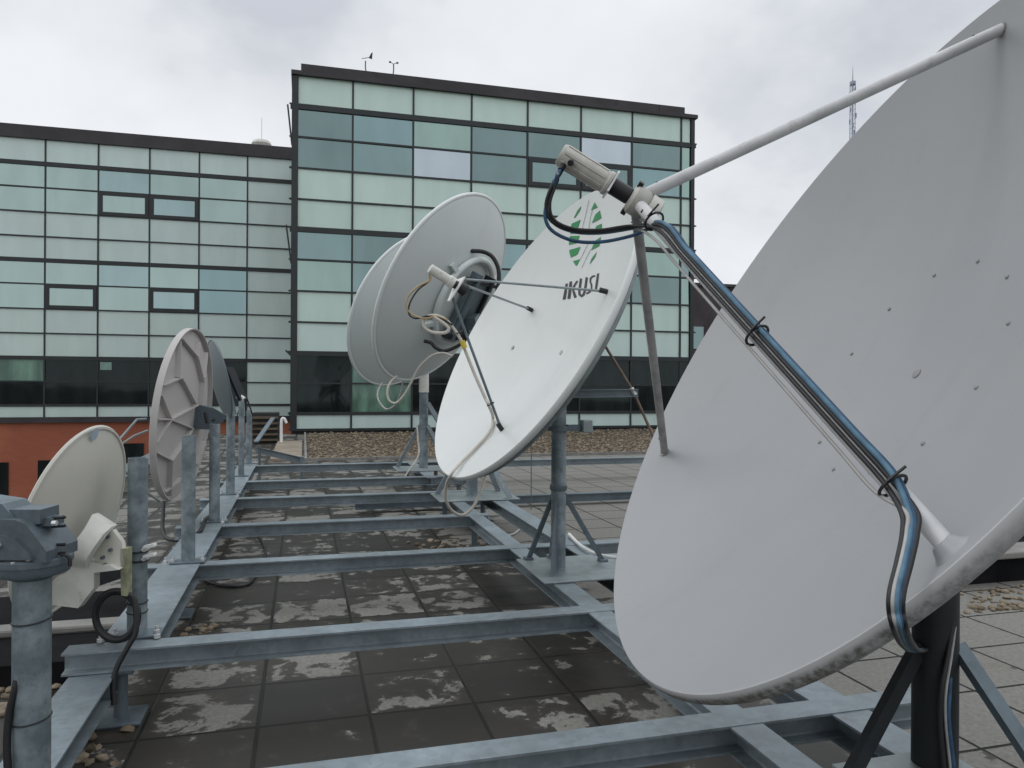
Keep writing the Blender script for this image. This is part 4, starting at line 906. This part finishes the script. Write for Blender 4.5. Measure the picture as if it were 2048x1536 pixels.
MB().tube(spline([Mh @ Vector((.105, 1.0, .02)), Mh @ Vector((.13, .99, .02)), Mh @ Vector((.135, .95, .02))], 5), .006, 6).build('bent_rod', M_BLACK, pp_)
cable('pipe_cable', PX([(20, 1600), (14, 1500), (18, 1430), (30, 1380), (34, 1360)], 2.38, 2.40), .012, M_BLACK, 'black cable strapped to the thick mottled pipe')

# black coil hung on the nearest post
dcl = depth_of((-.757, 3.93, .5))-.12
pts = []
for t_ in np.linspace(0, 2*math.pi*3.0, 44):
    wob = 1+.05*math.sin(t_*.37+1); pts.append(at_d(233+42*wob*math.cos(t_-.6), 1231+48*wob*math.sin(t_-.6), dcl-.012*math.sin(t_*.5)-.002*t_))
pts += PX([(272, 1262), (258, 1290), (244, 1315), (232, 1340), (226, 1372), (228, 1410)], dcl-.06, dcl-.14)
cable('cable_coil', pts, .0125, M_BLACK, 'coiled black cable hanging from the nearest post with a trailing end', 'cable', None, 4)
for z_ in (at_y(273, 1203, 3.93).z, at_y(273, 1222, 3.93).z):
    tag(MB().tube([(-.757+.046*math.cos(a0), 3.93+.046*math.sin(a0), z_+.004*math.sin(a0)) for a0 in np.linspace(0, 6.283, 20, endpoint=False)], .003, 6, False, True).build('cable_tie', M_BLACK), 'upper black tie round the nearest post' if z_ > at_y(273, 1212, 3.93).z else 'lower black tie round the nearest post', 'cable tie')
# cables lying on the paving
cable('floor_cable', [at_z(x, y, .015) for x, y in ((505, 1045), (520, 1075), (530, 1095), (528, 1120), (505, 1160), (480, 1172), (440, 1170), (410, 1160))], .012, M_BLACK, 'black cable curving over the wet paving between beams')
cable('floor_cable', [at_z(x, y, .015) for x, y in ((940, 1050), (960, 1072), (1000, 1074), (1030, 1066), (1045, 1050))], .012, M_GREYC, 'grey cable looped on the paving by the emblem dish mast')
cable('floor_cable', [at_z(x, y, ZT+.02) for x, y in ((1138, 1068), (1160, 1090), (1185, 1105), (1210, 1112), (1240, 1116))], .012, M_WHITE, 'white cable lying across the emblem dish base plate')
# notice on a stake
p = at_y(1063, 868, 8.9); t = thing('stake_sign', 'blank white board on a thin stake beyond the emblem dish', 'sign', (p.x, 8.9, 0))
MB().box(p.x-.09, p.x+.05, 8.88, 8.89, p.z-.10, p.z+.12).build('board', M_WHITE, t, 0); MB().tube([(p.x, 8.9, 0), (p.x, 8.9, p.z)], .007, 6).build('stake', M_STEEL_D, t)
